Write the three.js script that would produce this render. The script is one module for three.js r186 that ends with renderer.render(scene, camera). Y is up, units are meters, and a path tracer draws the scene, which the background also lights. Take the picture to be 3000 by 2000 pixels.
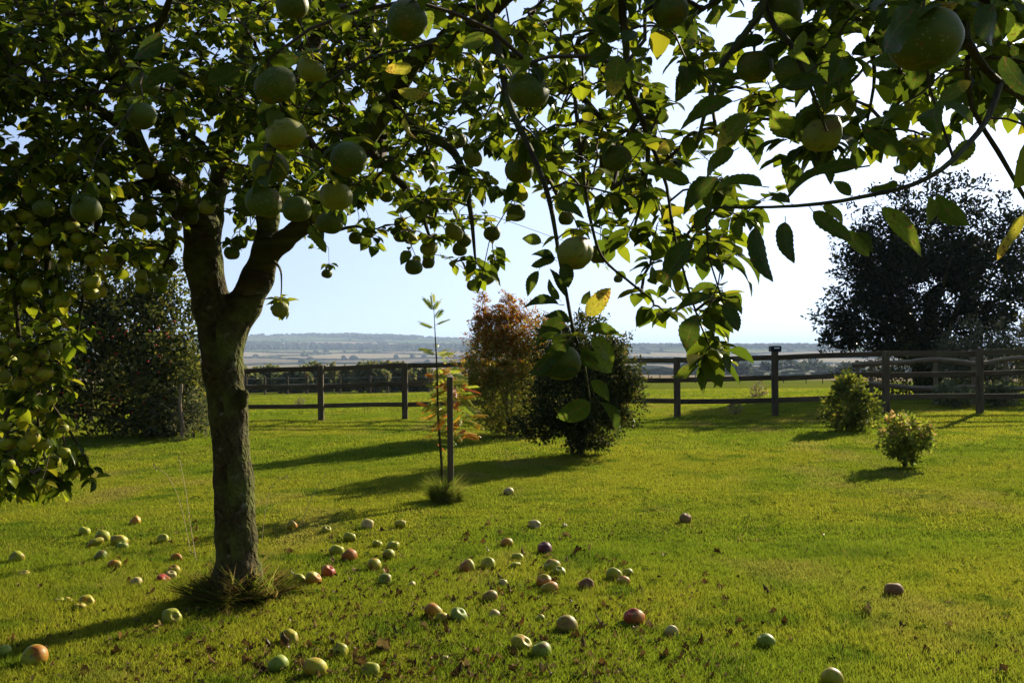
import * as THREE from 'three';
import { mergeGeometries, mergeVertices } from 'three/addons/utils/BufferGeometryUtils.js';
import { MarchingCubes } from 'three/addons/objects/MarchingCubes.js';

// ------------------------------------------------------------------ camera, sky, sun, exposure
const V3 = (x, y, z) => new THREE.Vector3(x, y, z);
const EYE = 1.45, FV = 2258.7;                      // eye height in metres, focal length of the lens in units of a 2352-wide frame
const scene = new THREE.Scene();
const camera = new THREE.PerspectiveCamera(2 * Math.atan(784 / FV) * 180 / Math.PI, 1024 / 682, 0.05, 30000);
camera.position.set(0, EYE, 0);
camera.rotation.x = Math.atan(8 / FV);
const SUN_AZ = 38 * Math.PI / 180, SUN_EL = 24.5 * Math.PI / 180;
const sunDir = V3(Math.sin(SUN_AZ) * Math.cos(SUN_EL), Math.sin(SUN_EL), -Math.cos(SUN_AZ) * Math.cos(SUN_EL));
{
  const W = 1024, H = 512, data = new Float32Array(W * H * 4), d = V3(0, 0, 0);
  for (let j = 0; j < H; j++) for (let i = 0; i < W; i++) {
    const el = ((j + .5) / H - .5) * Math.PI, az = ((i + .5) / W - .5) * 2 * Math.PI;
    d.set(Math.cos(el) * Math.cos(az), Math.sin(el), Math.cos(el) * Math.sin(az));
    const cosg = d.dot(sunDir), g = Math.acos(Math.min(1, Math.max(-1, cosg))) * 180 / Math.PI;
    const up = Math.min(1, 1.2 * Math.sqrt(Math.max(0, Math.sin(el))));
    const ray = (.52 + .3 * cosg + .18 * cosg * cosg) * 1.12;
    const mie = .2 * Math.exp(-g / 55) + .56 * Math.exp(-g / 23) + .9 * Math.exp(-g / 6);
    const hz = [.225, .32, .43], ze = [.024, .085, .30];
    const k = (j * W + i) * 4;
    for (let c = 0; c < 3; c++) data[k + c] = (hz[c] + (ze[c] - hz[c]) * up) * ray + mie * [1, .98, .93][c] * (1 - .3 * up);
    data[k + 3] = 1;
  }
  const sky = new THREE.DataTexture(data, W, H, THREE.RGBAFormat, THREE.FloatType);
  sky.mapping = THREE.EquirectangularReflectionMapping; sky.magFilter = THREE.LinearFilter; sky.needsUpdate = true;
  scene.background = sky; scene.environment = sky;
}
const sun = new THREE.DirectionalLight(new THREE.Color(1, .9, .7), 5);
sun.position.copy(sunDir).multiplyScalar(60);
sun.castShadow = true; sun.shadow.mapSize.set(4096, 4096);
Object.assign(sun.shadow.camera, { left: -30, right: 30, top: 30, bottom: -30, near: 1, far: 200 });
scene.add(sun, sun.target);
scene.fog = new THREE.FogExp2(new THREE.Color(.62, .79, 1), .00016);
const EXPOSURE = 2.65;

// ------------------------------------------------------------------ helpers
let seed = 20231;
const rnd = () => { seed = (seed + 0x6D2B79F5) | 0; let t = Math.imul(seed ^ seed >>> 15, 1 | seed); t = t + Math.imul(t ^ t >>> 7, 61 | t) ^ t; return ((t ^ t >>> 14) >>> 0) / 4294967296; };
const rr = (a, b) => a + (b - a) * rnd();
const gauss = () => (rnd() + rnd() + rnd() + rnd() - 2) * 1.0;
const lerp = (a, b, t) => a + (b - a) * t, clamp = (x, a = 0, b = 1) => Math.min(b, Math.max(a, x));
const smooth = (a, b, x) => { const t = clamp((x - a) / (b - a)); return t * t * (3 - 2 * t); };
const hash2 = (x, y, s = 0) => { let h = Math.imul(x | 0, 374761393) + Math.imul(y | 0, 668265263) + Math.imul(s | 0, 1442695041); h = Math.imul(h ^ h >>> 13, 1274126177); return ((h ^ h >>> 16) >>> 0) / 4294967296; };
const vn = (x, y, s = 0, per = 0) => {
  const xi = Math.floor(x), yi = Math.floor(y), fx = x - xi, fy = y - yi, u = fx * fx * (3 - 2 * fx), v = fy * fy * (3 - 2 * fy);
  const m = a => per ? ((a % per) + per) % per : a;
  return lerp(lerp(hash2(m(xi), m(yi), s), hash2(m(xi + 1), m(yi), s), u), lerp(hash2(m(xi), m(yi + 1), s), hash2(m(xi + 1), m(yi + 1), s), u), v);
};
const fbm = (x, y, s = 0, o = 4, per = 0) => { let a = 0, w = .5, t = 0, f = 1; for (let i = 0; i < o; i++) { a += w * vn(x * f, y * f, s + i * 17, per * f); t += w; w *= .55; f *= 2; } return a / t; };
const P = (x, y, d) => V3((x - 1176) * d / FV, EYE + (792 - y) * d / FV, -d);   // a sighting (frame x, y, metres away) as a point in the place
const interp = (tab, x) => { if (x <= tab[0][0]) return tab[0][1]; for (let i = 1; i < tab.length; i++) if (x <= tab[i][0]) { const [a, b] = tab[i - 1], [c, d] = tab[i]; return lerp(b, d, (x - a) / (c - a)); } return tab[tab.length - 1][1]; };
// terrain: a lawn on a hilltop, a valley, a ridge beyond
const FALL = [[0, 0], [22, 0], [40, -.45], [62, -1.6], [138, -3.7], [500, -13.5], [1000, -22], [1500, -25.5], [1900, -19], [2400, -7]];
function ground(x, z) {
  const r = Math.hypot(x, z), d = -z;
  let y = interp(FALL, r);
  if (r > 2300) {
    const az = Math.atan2(x, d) * 180 / Math.PI;
    const top = interp([[-60, 20], [-24, 26], [-16, 32], [-9, 36], [-4, 26], [0, 8], [6, -4], [14, -9], [22, -8], [60, 0]], az) + 4 * (vn(az * 1.4, 3, 5) - .5);
    const t = smooth(2300, 3900, r);
    y = lerp(y, top, t) + 7 * (fbm(x / 420, z / 420, 8) - .5) * smooth(1600, 2600, r) * (1 - .7 * smooth(3500, 3900, r));
    if (r > 3950) y -= (r - 3950) * .02;
  }
  y += (.0265 * clamp(x, -14, 14) - .06) * smooth(3, 15, r) * (1 - smooth(30, 60, r));
  y += (fbm(x * .5, z * .5, 3, 3) - .5) * .05 * smooth(4, 9, r) * (1 - smooth(200, 400, r));
  y += .10 * Math.exp(-Math.pow((d - (20.5 - .245 * (x + 4))) / .8, 2)) * (x > -20 && x < 20 ? 1 : 0) * (vn(x * .8, 1, 4) - .2);
  return y;
}
function G(x, y) {                                     // where a sighting meets the ground
  let lo = .5, hi = .5;
  for (let k = 0; k < 400; k++) { hi = lo * 1.03; const p = P(x, y, hi); if (p.y < ground(p.x, p.z)) break; lo = hi; }
  for (let k = 0; k < 30; k++) { const m = (lo + hi) / 2, p = P(x, y, m); if (p.y < ground(p.x, p.z)) hi = m; else lo = m; }
  const p = P(x, y, lo); p.y = ground(p.x, p.z); return p;
}
function onGround(x, y, d) { const p = P(x, y, d); p.y = ground(p.x, p.z); return p; }
function tex(w, h, fn, srgb = true, repeat = true) {
  const a = new Uint8Array(w * h * 4);
  for (let j = 0; j < h; j++) for (let i = 0; i < w; i++) {
    const c = fn((i + .5) / w, (j + .5) / h), k = (j * w + i) * 4;
    for (let q = 0; q < 3; q++) { let x = clamp(typeof c === 'number' ? c : c[q]); if (srgb) x = x <= .0031308 ? x * 12.92 : 1.055 * Math.pow(x, 1 / 2.4) - .055; a[k + q] = Math.round(x * 255); }
    a[k + 3] = 255;
  }
  const t = new THREE.DataTexture(a, w, h, THREE.RGBAFormat); t.magFilter = THREE.LinearFilter; t.minFilter = THREE.LinearMipmapLinearFilter; t.generateMipmaps = true;
  if (repeat) t.wrapS = t.wrapT = THREE.RepeatWrapping;
  if (srgb) t.colorSpace = THREE.SRGBColorSpace; t.needsUpdate = true; return t;
}
const mix3 = (a, b, t) => [lerp(a[0], b[0], t), lerp(a[1], b[1], t), lerp(a[2], b[2], t)];
const col = (r, g, b) => new THREE.Color().setRGB(r, g, b);
const std = o => new THREE.MeshPhysicalMaterial({ specularIntensity: .15, roughness: .9, side: THREE.DoubleSide, ...o });
const thinMat = o => new THREE.MeshPhysicalMaterial({ roughness: 1, transmission: .45, thickness: 0, ior: 1.4, clearcoat: .14, clearcoatRoughness: .25, specularIntensity: .06, side: THREE.DoubleSide, ...o });
const used = {};
const numbered = n => { const k = used[n] = (used[n] ?? -1) + 1; return k ? `${n}_${String(k).padStart(3, '0')}` : n; };
function tag(o, label, category, group, kind) { o.userData.label = label; o.userData.category = category; if (group) o.userData.group = group; if (kind) o.userData.kind = kind; return o; }
function thing(name, label, category, pos, group, kind) { const o = new THREE.Group(); o.name = numbered(name); o.position.copy(pos); tag(o, label, category, group, kind); scene.add(o); return o; }
function mesh(name, geo, mat, parent) { const m = new THREE.Mesh(geo, mat); m.castShadow = m.receiveShadow = true; m.name = parent ? name : numbered(name); (parent || scene).add(m); return m; }
function build(pos, nor, uv, idx, colr) {
  const g = new THREE.BufferGeometry();
  g.setAttribute('position', new THREE.Float32BufferAttribute(pos, 3));
  if (uv) g.setAttribute('uv', new THREE.Float32BufferAttribute(uv, 2));
  if (colr) g.setAttribute('color', new THREE.Float32BufferAttribute(colr, 3));
  g.setIndex(idx);
  if (nor) g.setAttribute('normal', new THREE.Float32BufferAttribute(nor, 3)); else g.computeVertexNormals();
  return g;
}
// a tapered, slightly knobbly tube through points (local coordinates); uv in metres
function tube(pts, radii, seg = 6, rough = 0, step = 0) {
  let c = pts, rad = radii;
  if (step) {
    const cv = new THREE.CatmullRomCurve3(pts, false, 'centripetal'), n = Math.max(2, Math.round(cv.getLength() / step));
    c = []; rad = [];
    for (let i = 0; i <= n; i++) { const t = i / n; c.push(cv.getPoint(t)); const f = t * (radii.length - 1), k = Math.min(radii.length - 2, Math.floor(f)); rad.push(lerp(radii[k], radii[k + 1], f - k)); }
  }
  const pos = [], uv = [], idx = [], u = V3(0, 0, 0), w = V3(0, 0, 0), t = V3(0, 0, 0); let prev = V3(.31, .12, .94), along = 0;
  const sd = Math.floor(c[0].x * 997 + c[0].y * 773);
  c.forEach((p, i) => {
    t.subVectors(c[Math.min(i + 1, c.length - 1)], c[Math.max(i - 1, 0)]).normalize();
    u.copy(prev).addScaledVector(t, -prev.dot(t)); if (u.lengthSq() < 1e-6) u.set(1, 0, 0).addScaledVector(t, -t.x); u.normalize(); prev.copy(u); w.crossVectors(t, u);
    if (i) along += p.distanceTo(c[i - 1]);
    for (let k = 0; k <= seg; k++) {
      const a = k % seg / seg * 2 * Math.PI, r = rad[i] * (1 + rough * (vn(Math.cos(a) * 1.6 + 9, Math.sin(a) * 1.6 + along / rad[0] * .5, sd) - .5) * 2);
      pos.push(p.x + (u.x * Math.cos(a) + w.x * Math.sin(a)) * r, p.y + (u.y * Math.cos(a) + w.y * Math.sin(a)) * r, p.z + (u.z * Math.cos(a) + w.z * Math.sin(a)) * r);
      uv.push(k / seg * Math.max(.25, 6.28 * rad[0]), along);
    }
  });
  const m = seg + 1;
  for (let i = 0; i < c.length - 1; i++) for (let k = 0; k < seg; k++) idx.push(i * m + k, i * m + k + 1, (i + 1) * m + k, i * m + k + 1, (i + 1) * m + k + 1, (i + 1) * m + k);
  const n = pos.length / 3; pos.push(c[c.length - 1].x, c[c.length - 1].y, c[c.length - 1].z); uv.push(0, along);
  for (let k = 0; k < seg; k++) idx.push((c.length - 1) * m + k, (c.length - 1) * m + k + 1, n);
  return build(pos, null, uv, idx);
}
// a leaf of length 1 along +y, face towards +z
function leafGeo(o = {}) {
  const { n = 4, w = .3, fold = .25, curl = .25, serr = 0, wave = 0, stalk = .12, sw = .012, widest = .42 } = o;
  const pos = [], uv = [], idx = [];
  const bend = t => -curl * t * t, y0 = t => stalk + (1 - stalk) * t;
  for (let i = 0; i <= n; i++) {
    const t = i / n, q = Math.pow(t, Math.log(.5) / Math.log(widest));
    let hw = w * Math.pow(Math.max(0, Math.sin(Math.PI * q)), .82); if (i === 0 || i === n) hw = .004;
    const e = serr && i % 2 ? 1 - serr : 1, wv = wave * Math.sin(t * 9 + 1), wv2 = wave * Math.sin(t * 8 + 3.4);
    const z = bend(t), y = y0(t) - Math.abs(curl) * .25 * t * t;
    pos.push(-hw * e, y + (i % 2 ? 0 : serr * .06), z + fold * hw + wv, -hw * .5, y, z + fold * hw * .38 + wv * .4, 0, y, z, hw * .5, y, z + fold * hw * .38 + wv2 * .4, hw * e, y + (i % 2 ? 0 : serr * .06), z + fold * hw + wv2);
    uv.push(.5 - hw / (2 * w) * e, t, .5 - hw / (4 * w), t, .5, t, .5 + hw / (4 * w), t, .5 + hw / (2 * w) * e, t);
  }
  for (let i = 0; i < n; i++) for (let k = 0; k < 4; k++) { const a = i * 5 + k, b = a + 5; idx.push(a, a + 1, b, a + 1, b + 1, b); }
  if (stalk > 0) { const b = pos.length / 3; for (const [t, x] of [[0, 1], [1, 1]]) { pos.push(-sw, t * stalk, -.0 + (1 - t) * .03, sw, t * stalk, (1 - t) * .03, 0, t * stalk, -sw * 1.6 + (1 - t) * .03); uv.push(.5, 0, .5, 0, .5, 0); } idx.push(b, b + 1, b + 3, b + 1, b + 4, b + 3, b + 1, b + 2, b + 4, b + 2, b + 5, b + 4, b + 2, b, b + 5, b, b + 3, b + 5); }
  return build(pos, null, uv, idx);
}
function cheapLeaf(w, fold, curl, n = 2) {               // a few triangles only
  const pos = [], uv = [], idx = [];
  for (let i = 0; i <= n + 1; i++) { const t = i / (n + 1), hw = i === 0 || i > n ? .01 : w * Math.sin(Math.PI * Math.pow(t, .8)); pos.push(-hw, t, fold * hw - curl * t * t, 0, t, -curl * t * t, hw, t, fold * hw - curl * t * t); uv.push(0, t, .5, t, 1, t); }
  for (let i = 0; i <= n; i++) { const a = i * 3, b = a + 3; idx.push(a, a + 1, b, a + 1, b + 1, b, a + 1, a + 2, b + 1, a + 2, b + 2, b + 1); }
  return build(pos, null, uv, idx);
}
const _x = V3(0, 0, 0), _y = V3(0, 0, 0), _z = V3(0, 0, 0);
function leafMatrix(pos, dir, nor, len, wide = 1) {
  _y.copy(dir).normalize(); _z.copy(nor).addScaledVector(_y, -nor.dot(_y)); if (_z.lengthSq() < 1e-6) _z.set(.3, .5, .8).addScaledVector(_y, -_y.dot(V3(.3, .5, .8))); _z.normalize(); _x.crossVectors(_y, _z);
  return new THREE.Matrix4().makeBasis(_x.clone().multiplyScalar(len * wide), _y.clone().multiplyScalar(len), _z.clone().multiplyScalar(len)).setPosition(pos);
}
const rdir = () => { let v; do v = V3(rr(-1, 1), rr(-1, 1), rr(-1, 1)); while (v.lengthSq() > 1 || v.lengthSq() < .01); return v.normalize(); };
// items: {m: Matrix4, c: Color}; dealt out over geometry variants
function scatter(name, geos, mat, items, parent, label, category, kind = 'stuff') {
  const out = [];
  geos.forEach((geo, q) => {
    const mine = items.filter((_, i) => i % geos.length === q); if (!mine.length) return;
    const im = new THREE.InstancedMesh(geo, mat, mine.length);
    mine.forEach((it, i) => { im.setMatrixAt(i, it.m); im.setColorAt(i, it.c); });
    im.castShadow = im.receiveShadow = true; im.name = parent ? name : numbered(name); im.userData.kind = kind;
    if (label) tag(im, label, category, null, kind);
    (parent || scene).add(im); out.push(im);
  });
  return out;
}
const vary = (c, s = .2, h = .08) => { const k = 1 + gauss() * s; return col(Math.max(0, c[0] * k * (1 + gauss() * h)), Math.max(0, c[1] * k), Math.max(0, c[2] * k * (1 + gauss() * h))); };

// ------------------------------------------------------------------ the ground
const lawnTex = tex(1024, 1024, (u, v) => {
  const a = fbm(u * 9, v * 9, 1, 5, 9), b = fbm(u * 70, v * 70, 7, 3, 70), c = fbm(u * 4, v * 4, 31, 3, 4);
  let g = mix3([.04, .047, .005], [.09, .10, .008], clamp(a * 1.5 - .25)); g = mix3(g, [.12, .11, .028], clamp(c * 2.2 - 1.15) * .6); const k = .55 + b * .9; return [g[0] * k, g[1] * k, g[2] * k];
});
const lawnBump = tex(512, 512, (u, v) => fbm(u * 90, v * 90, 5, 3, 90), false);
function ring(r0, r1, rows, cols, uvf) {
  const pos = [], uv = [], idx = [];
  for (let i = 0; i <= rows; i++) {
    const r = r0 * Math.pow(r1 / r0, i / rows);
    for (let k = 0; k <= cols; k++) { const s = k / cols * 2 - 1, az = Math.PI * (s * .35 + .65 * s * s * s) , x = Math.sin(az) * r, z = -Math.cos(az) * r; pos.push(x, ground(x, z), z); uv.push(...uvf(x, z)); }
  }
  const m = cols + 1;
  for (let i = 0; i < rows; i++) for (let k = 0; k < cols; k++) idx.push(i * m + k, (i + 1) * m + k, i * m + k + 1, i * m + k + 1, (i + 1) * m + k, (i + 1) * m + k + 1);
  return build(pos, null, uv, idx.reverse());
}
tag(mesh('lawn', ring(.2, 46, 130, 200, (x, z) => [x / 7, z / 7]), std({ map: lawnTex, bumpMap: lawnBump, bumpScale: .02, roughness: 1, specularIntensity: 0 })), 'sunlit mown lawn and paddock running out to the fence', 'lawn', null, 'structure');
// fields of the valley: uneven cells, each of one crop
const CX = 380, CZ = 330;
function cell(x, z) {
  x += 60 * (fbm(x / 300, z / 300, 21, 2) - .5); z += 60 * (fbm(x / 300, z / 300, 22, 2) - .5);
  const ci = Math.floor(x / CX), cj = Math.floor(z / CZ); let f1 = 1e9, f2 = 1e9, id = [0, 0];
  for (let a = -1; a <= 1; a++) for (let b = -1; b <= 1; b++) {
    const i = ci + a, j = cj + b, px = (i + .15 + .7 * hash2(i, j, 1)) * CX, pz = (j + .15 + .7 * hash2(i, j, 2)) * CZ, d = Math.abs(x - px) * .9 + Math.abs(z - pz) * .75 + Math.hypot(x - px, z - pz) * .3;
    if (d < f1) { f2 = f1; f1 = d; id = [i, j]; } else if (d < f2) f2 = d;
  }
  return { edge: f2 - f1, id, h: hash2(id[0], id[1], 9) };
}
const isWood = (c, r) => r > 2300 && hash2(c.id[0], c.id[1], 11) < .3;
const CROPS = [[.17, .13, .07], [.13, .10, .055], [.20, .16, .09], [.055, .08, .02], [.08, .10, .028], [.105, .072, .04], [.16, .13, .065], [.045, .065, .02]];
const fieldTex = tex(2048, 2048, (u, v) => {
  const x = (u - .5) * 7000, z = (v - 1) * 6000, r = Math.hypot(x, z), c = cell(x, z);
  if (r < 200) { const a = fbm(x / 9, z / 9, 2, 3); return mix3([.065, .078, .006], [.095, .105, .010], a); }
  if (isWood(c, r)) return [.035, .05, .018];
  const far = r > 2400 ? (c.h * 997 % 1) : 0, q = Math.floor(c.h * 5.999);
  const k = r < 2200 ? [0, 1, 2, 6, 0, 4][q] : [3, 4, 0, 5, 7, 6][q];
  const n = .86 + .28 * fbm(x / 40, z / 40, 4, 3); return CROPS[k].map(y => y * n * (c.edge < 5 ? .5 : 1));
}, true, false);
tag(mesh('farmland', ring(46, 9000, 220, 420, (x, z) => [x / 7000 + .5, z / 6000 + 1]), std({ map: fieldTex, roughness: 1, specularIntensity: 0 })), 'hazy patchwork of stubble fields and pasture across the valley', 'farmland', null, 'structure');
{
  // a strip of grey track beyond the fence
  const pos = [], uv = [], idx = [], a = onGround(860, 900, 47), b = onGround(1085, 893, 53);
  for (let i = 0; i <= 30; i++) { const t = i / 30, c = a.clone().lerp(b, t); for (const s of [-1, -.3, .3, 1]) { const x = c.x + .25 * Math.sin(t * 5), z = c.z + s * 1.7 + .4 * Math.sin(t * 3); pos.push(x, ground(x, z) + .03, z); uv.push(x, z); } }
  for (let i = 0; i < 30; i++) for (let k = 0; k < 3; k++) { const p = i * 4 + k; idx.push(p, p + 4, p + 1, p + 1, p + 4, p + 5); }
  tag(mesh('track', build(pos, null, uv, idx.reverse()), std({ color: col(.24, .22, .23), bumpMap: lawnBump, bumpScale: .02 })), 'short strip of grey stony track beyond the wooden fence', 'track', null, 'structure');
}

// ------------------------------------------------------------------ shared materials
const barkTex = tex(512, 512, (u, v) => {
  const wx = fbm(u * 4, v * 4, 31, 3, 4) * .5, wy = fbm(u * 4, v * 4, 33, 3, 4) * .5, a = fbm(u * 24 + wx * 14, v * 14 + wy * 10, 1, 5), b = fbm(u * 6, v * 5, 2, 4), l = fbm(u * 20 + wx * 9, v * 20, 3, 4), w = fbm(u * 12 + wx * 12, v * 30 + wy * 16, 4, 4);
  let c = mix3([.014, .010, .003], [.075, .057, .02], clamp(a * 1.3 - .1)); c = mix3(c, [.085, .095, .016], clamp(b * 3 - 1.2) * .85); c = mix3(c, [.16, .155, .09], clamp(l * 6 - 4.1) * .7);
  const k = .7 + .6 * w; return [c[0] * k, c[1] * k, c[2] * k];
});
const barkBump = tex(512, 512, (u, v) => clamp(.6 * fbm(u * 24 + fbm(u * 4, v * 4, 31, 3, 4) * 7, v * 14 + fbm(u * 4, v * 4, 33, 3, 4) * 5, 1, 5) + .4 * fbm(u * 50, v * 50, 6, 3)), false);
const barkMat = std({ map: barkTex, bumpMap: barkBump, bumpScale: .035, roughness: .92 });
const twigMat = std({ color: col(.06, .042, .022), roughness: .8 });
const woodTex = tex(256, 512, (u, v) => { const a = fbm(u * 22, v * 3, 1, 4), b = fbm(u * 3, v * 2, 2, 3), k = fbm(u * 60, v * 8, 5, 2); let c = mix3([.04, .028, .013], [.11, .08, .04], clamp(a * 1.5 - .2)); c = mix3(c, [.10, .105, .04], clamp(b * 2.6 - 1.3) * .6); return c.map(x => x * (.7 + .6 * k)); });
const woodBump = tex(256, 256, (u, v) => fbm(u * 30, v * 3, 1, 4), false);
const woodMats = [1, .86, 1.12].map(k => std({ map: woodTex, bumpMap: woodBump, bumpScale: .004, roughness: .85, color: col(k, k, k) }));
const greyWood = std({ map: woodTex, bumpMap: woodBump, bumpScale: .006, color: col(2.1, 2.1, 2.2), roughness: .9 });

// ------------------------------------------------------------------ grass
function tuft(n, rad, h, w, lean) {
  const pos = [], idx = [], nor = [];
  for (let i = 0; i < n; i++) {
    const a = rr(0, 6.283), r = rad * Math.sqrt(rnd()), x = Math.cos(a) * r, z = Math.sin(a) * r, f = rr(0, 6.283), hh = h * rr(.55, 1.1), ww = w * rr(.7, 1.2), la = rr(0, 6.283), l = lean * rr(.3, 1.2) * hh;
    const sx = Math.cos(f) * ww, sz = Math.sin(f) * ww, lx = Math.cos(la) * l, lz = Math.sin(la) * l, b = pos.length / 3;
    pos.push(x - sx, -.008, z - sz, x + sx, -.008, z + sz, x - sx * .8 + lx * .3, hh * .55, z - sz * .8 + lz * .3, x + sx * .8 + lx * .3, hh * .55, z + sz * .8 + lz * .3, x + lx, hh * .95, z + lz);
    idx.push(b, b + 1, b + 2, b + 1, b + 3, b + 2, b + 2, b + 3, b + 4);
  }
  return build(pos, null, null, idx);
}
const grassMat = thinMat({ transmission: .55, clearcoat: 0, specularIntensity: 0 });
const GRASS_A = [.14, .185, .011], GRASS_B = [.205, .215, .015], GRASS_C = [.09, .135, .009], GRASS_D = [.24, .19, .045];
function grassColor(x, z) {
  const a = fbm(x * .55, z * .55, 41, 3), b = fbm(x * 3.1, z * 3.1, 43, 3), c = fbm(x * 1.2 + 5, z * .8, 47, 3);
  let g = mix3(GRASS_A, GRASS_B, clamp(a * 3 - 1.0)); g = mix3(g, GRASS_C, clamp(b * 4 - 2.1)); g = mix3(g, GRASS_D, clamp(c * 4 - 2.55) * .7); if (rnd() < .03) g = mix3(g, GRASS_D, .8);
  return vary(g, .22, .08);
}
for (const [r0, r1, per, geos, s0, half] of [
  [2.6, 7.2, 2300, [tuft(8, .04, .037, .0018, .6), tuft(8, .04, .04, .0018, .85), tuft(8, .04, .03, .002, 1.1)], 1, .66],
  [7.2, 13, 950, [tuft(10, .07, .028, .0027, .8), tuft(10, .07, .026, .0027, 1.1)], 1, .62],
  [13, 24, 300, [tuft(10, .12, .034, .0048, .8), tuft(10, .12, .036, .0048, 1.0)], 1, .6],
  [24, 46, 70, [tuft(12, .26, .06, .011, .7), tuft(12, .26, .07, .011, .9)], 1, .58]]) {
  const items = [], n = Math.round(per * half * 2 * (r1 * r1 - r0 * r0) / 2);
  for (let i = 0; i < n; i++) {
    const d = Math.sqrt(lerp(r0 * r0, r1 * r1, rnd())), x = rr(-half, half) * d, z = -d;
    const bald = fbm(x * 1.7, z * 1.7, 91, 3); if (bald < .3 && rnd() < .4) continue;
    const fade = rr(.6, 1.15) * (.7 + .6 * fbm(x * 1.1, z * 1.1, 93, 2));
    const m = new THREE.Matrix4().makeRotationY(rr(0, 6.283)).scale(V3(s0, s0 * fade, s0)).setPosition(x, ground(x, z), z);
    items.push({ m, c: grassColor(x, z) });
  }
  scatter('grass', geos, grassMat, items, null, 'short mown yellow-green grass of the lawn', 'grass');
}

// ------------------------------------------------------------------ fences
function beam(w, h, l, wob = .004) {       // along z, chamfered, slightly uneven, uv in metres along the grain
  const c = Math.min(w, h) * .14, sh = [[-w / 2 + c, -h / 2], [w / 2 - c, -h / 2], [w / 2, -h / 2 + c], [w / 2, h / 2 - c], [w / 2 - c, h / 2], [-w / 2 + c, h / 2], [-w / 2, h / 2 - c], [-w / 2, -h / 2 + c]];
  const pos = [], uv = [], idx = [], n = 6, sd = rr(0, 99); let per = [0]; for (let k = 0; k < 8; k++) { const a = sh[k], b = sh[(k + 1) % 8]; per.push(per[k] + Math.hypot(a[0] - b[0], a[1] - b[1])); }
  for (let i = 0; i <= n; i++) { const t = i / n, ox = wob * Math.sin(sd + t * 5), oy = wob * Math.sin(sd * 2 + t * 4); for (let k = 0; k <= 8; k++) { const p = sh[k % 8]; pos.push(p[0] + ox, p[1] + oy, (t - .5) * l); uv.push(per[k] + sd, t * l + sd); } }
  for (let i = 0; i < n; i++) for (let k = 0; k < 8; k++) { const a = i * 9 + k, b = a + 9; idx.push(a, a + 1, b, a + 1, b + 1, b); }
  for (const [e, s] of [[0, -1], [n, 1]]) { const q = pos.length / 3; pos.push(0, 0, s * l / 2); uv.push(.1, .1); for (let k = 0; k < 8; k++) s < 0 ? idx.push(q, e * 9 + k + 1, e * 9 + k) : idx.push(q, e * 9 + k, e * 9 + k + 1); }
  const g = build(pos, null, uv, idx).toNonIndexed(); g.computeVertexNormals(); return g;
}
function placeBetween(m, a, b) { m.position.copy(a).add(b).multiplyScalar(.5); m.lookAt(b.clone().add(m.parent.position)); return m; }
{
  const line = x => -(20.9 - .245 * (x + 4.05));
  const xs = [-13.2, -11.35, -9.5, -7.68, -5.87, -4.05, -2.22, -.4, 1.4, 3.2, 4.98, 6.9, 8.45, 10.2, 12, 13.8, 15.6], at = xs.map(x => V3(x, ground(x, line(x)), line(x)));
  const f = thing('post_and_rail_fence', 'long dark wooden three-rail fence across the far side of the lawn', 'fence', at[6]);
  const posts = [beam(.115, .1, 1.75), beam(.12, .105, 1.75)], L = p => p.clone().sub(f.position);
  at.forEach((p, i) => {
    const tall = Math.abs(xs[i] - 4.98) < .01, m = mesh('post', posts[i % 2], woodMats[i % 3], f); m.rotation.set(-Math.PI / 2 + .02 * gauss(), 0, .03 * gauss()); m.position.copy(L(p)).add(V3(0, (tall ? 1.24 : 1.17) - .875, .085));
    if (tall) { m.userData.label = 'taller post with a small dark cap box on top'; const bx = mesh('cap_box', beam(.2, .11, .17, 0), std({ color: col(.02, .02, .022), roughness: .5 }), f); bx.position.copy(L(p)).add(V3(0, 1.285, .085)); const wl = mesh('cap_strip', beam(.1, .025, .012, 0), std({ color: col(.7, .7, .68) }), f); wl.position.copy(L(p)).add(V3(.01, 1.3, .174)); }
    if (i) for (const [h, hh] of [[1.11, .1], [.73, .095], [.31, .095]]) {
      const a = L(at[i - 1]).add(V3(.003, h + rr(-.012, .012), -.03)), b = L(p).add(V3(-.003, h + rr(-.012, .012), -.03));
      placeBetween(mesh('rail', beam(.045, hh, a.distanceTo(b), .006), woodMats[(i + Math.round(h * 10)) % 3], f), a, b);
    }
  });
}
{
  // grey pole fence in the shade of the evergreen
  const base = onGround(1968, 905, 21.4), f = thing('pole_fence', 'weathered grey rustic pole fence with wavy rails below the evergreen tree', 'fence', base), L = p => p.clone().sub(base);
  for (const [x, d] of [[1968, 21.4], [2000, 21.2], [2148, 21], [2235, 20.9], [2310, 20.8], [2400, 20.7]]) { const p = onGround(x, 0, d); mesh('post', tube([L(p).add(V3(0, -.3, 0)), L(p).add(V3(.02, .5, 0)), L(p).add(V3(0, 1.0, .02))], [.05, .045, .04], 8, .15, .12), greyWood, f); }
  for (const pts of [[[1958, 838], [2020, 834], [2080, 832], [2140, 826], [2200, 830], [2250, 836], [2300, 827], [2352, 822], [2440, 826]], [[1975, 878], [2050, 886], [2130, 893], [2220, 889], [2330, 893], [2440, 890]]])
    mesh('rail', tube(pts.map(([x, y], i) => L(P(x, y, 20.9 - i * .05))), pts.map(() => .055), 8, .2, .15), greyWood, f);
}
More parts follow.
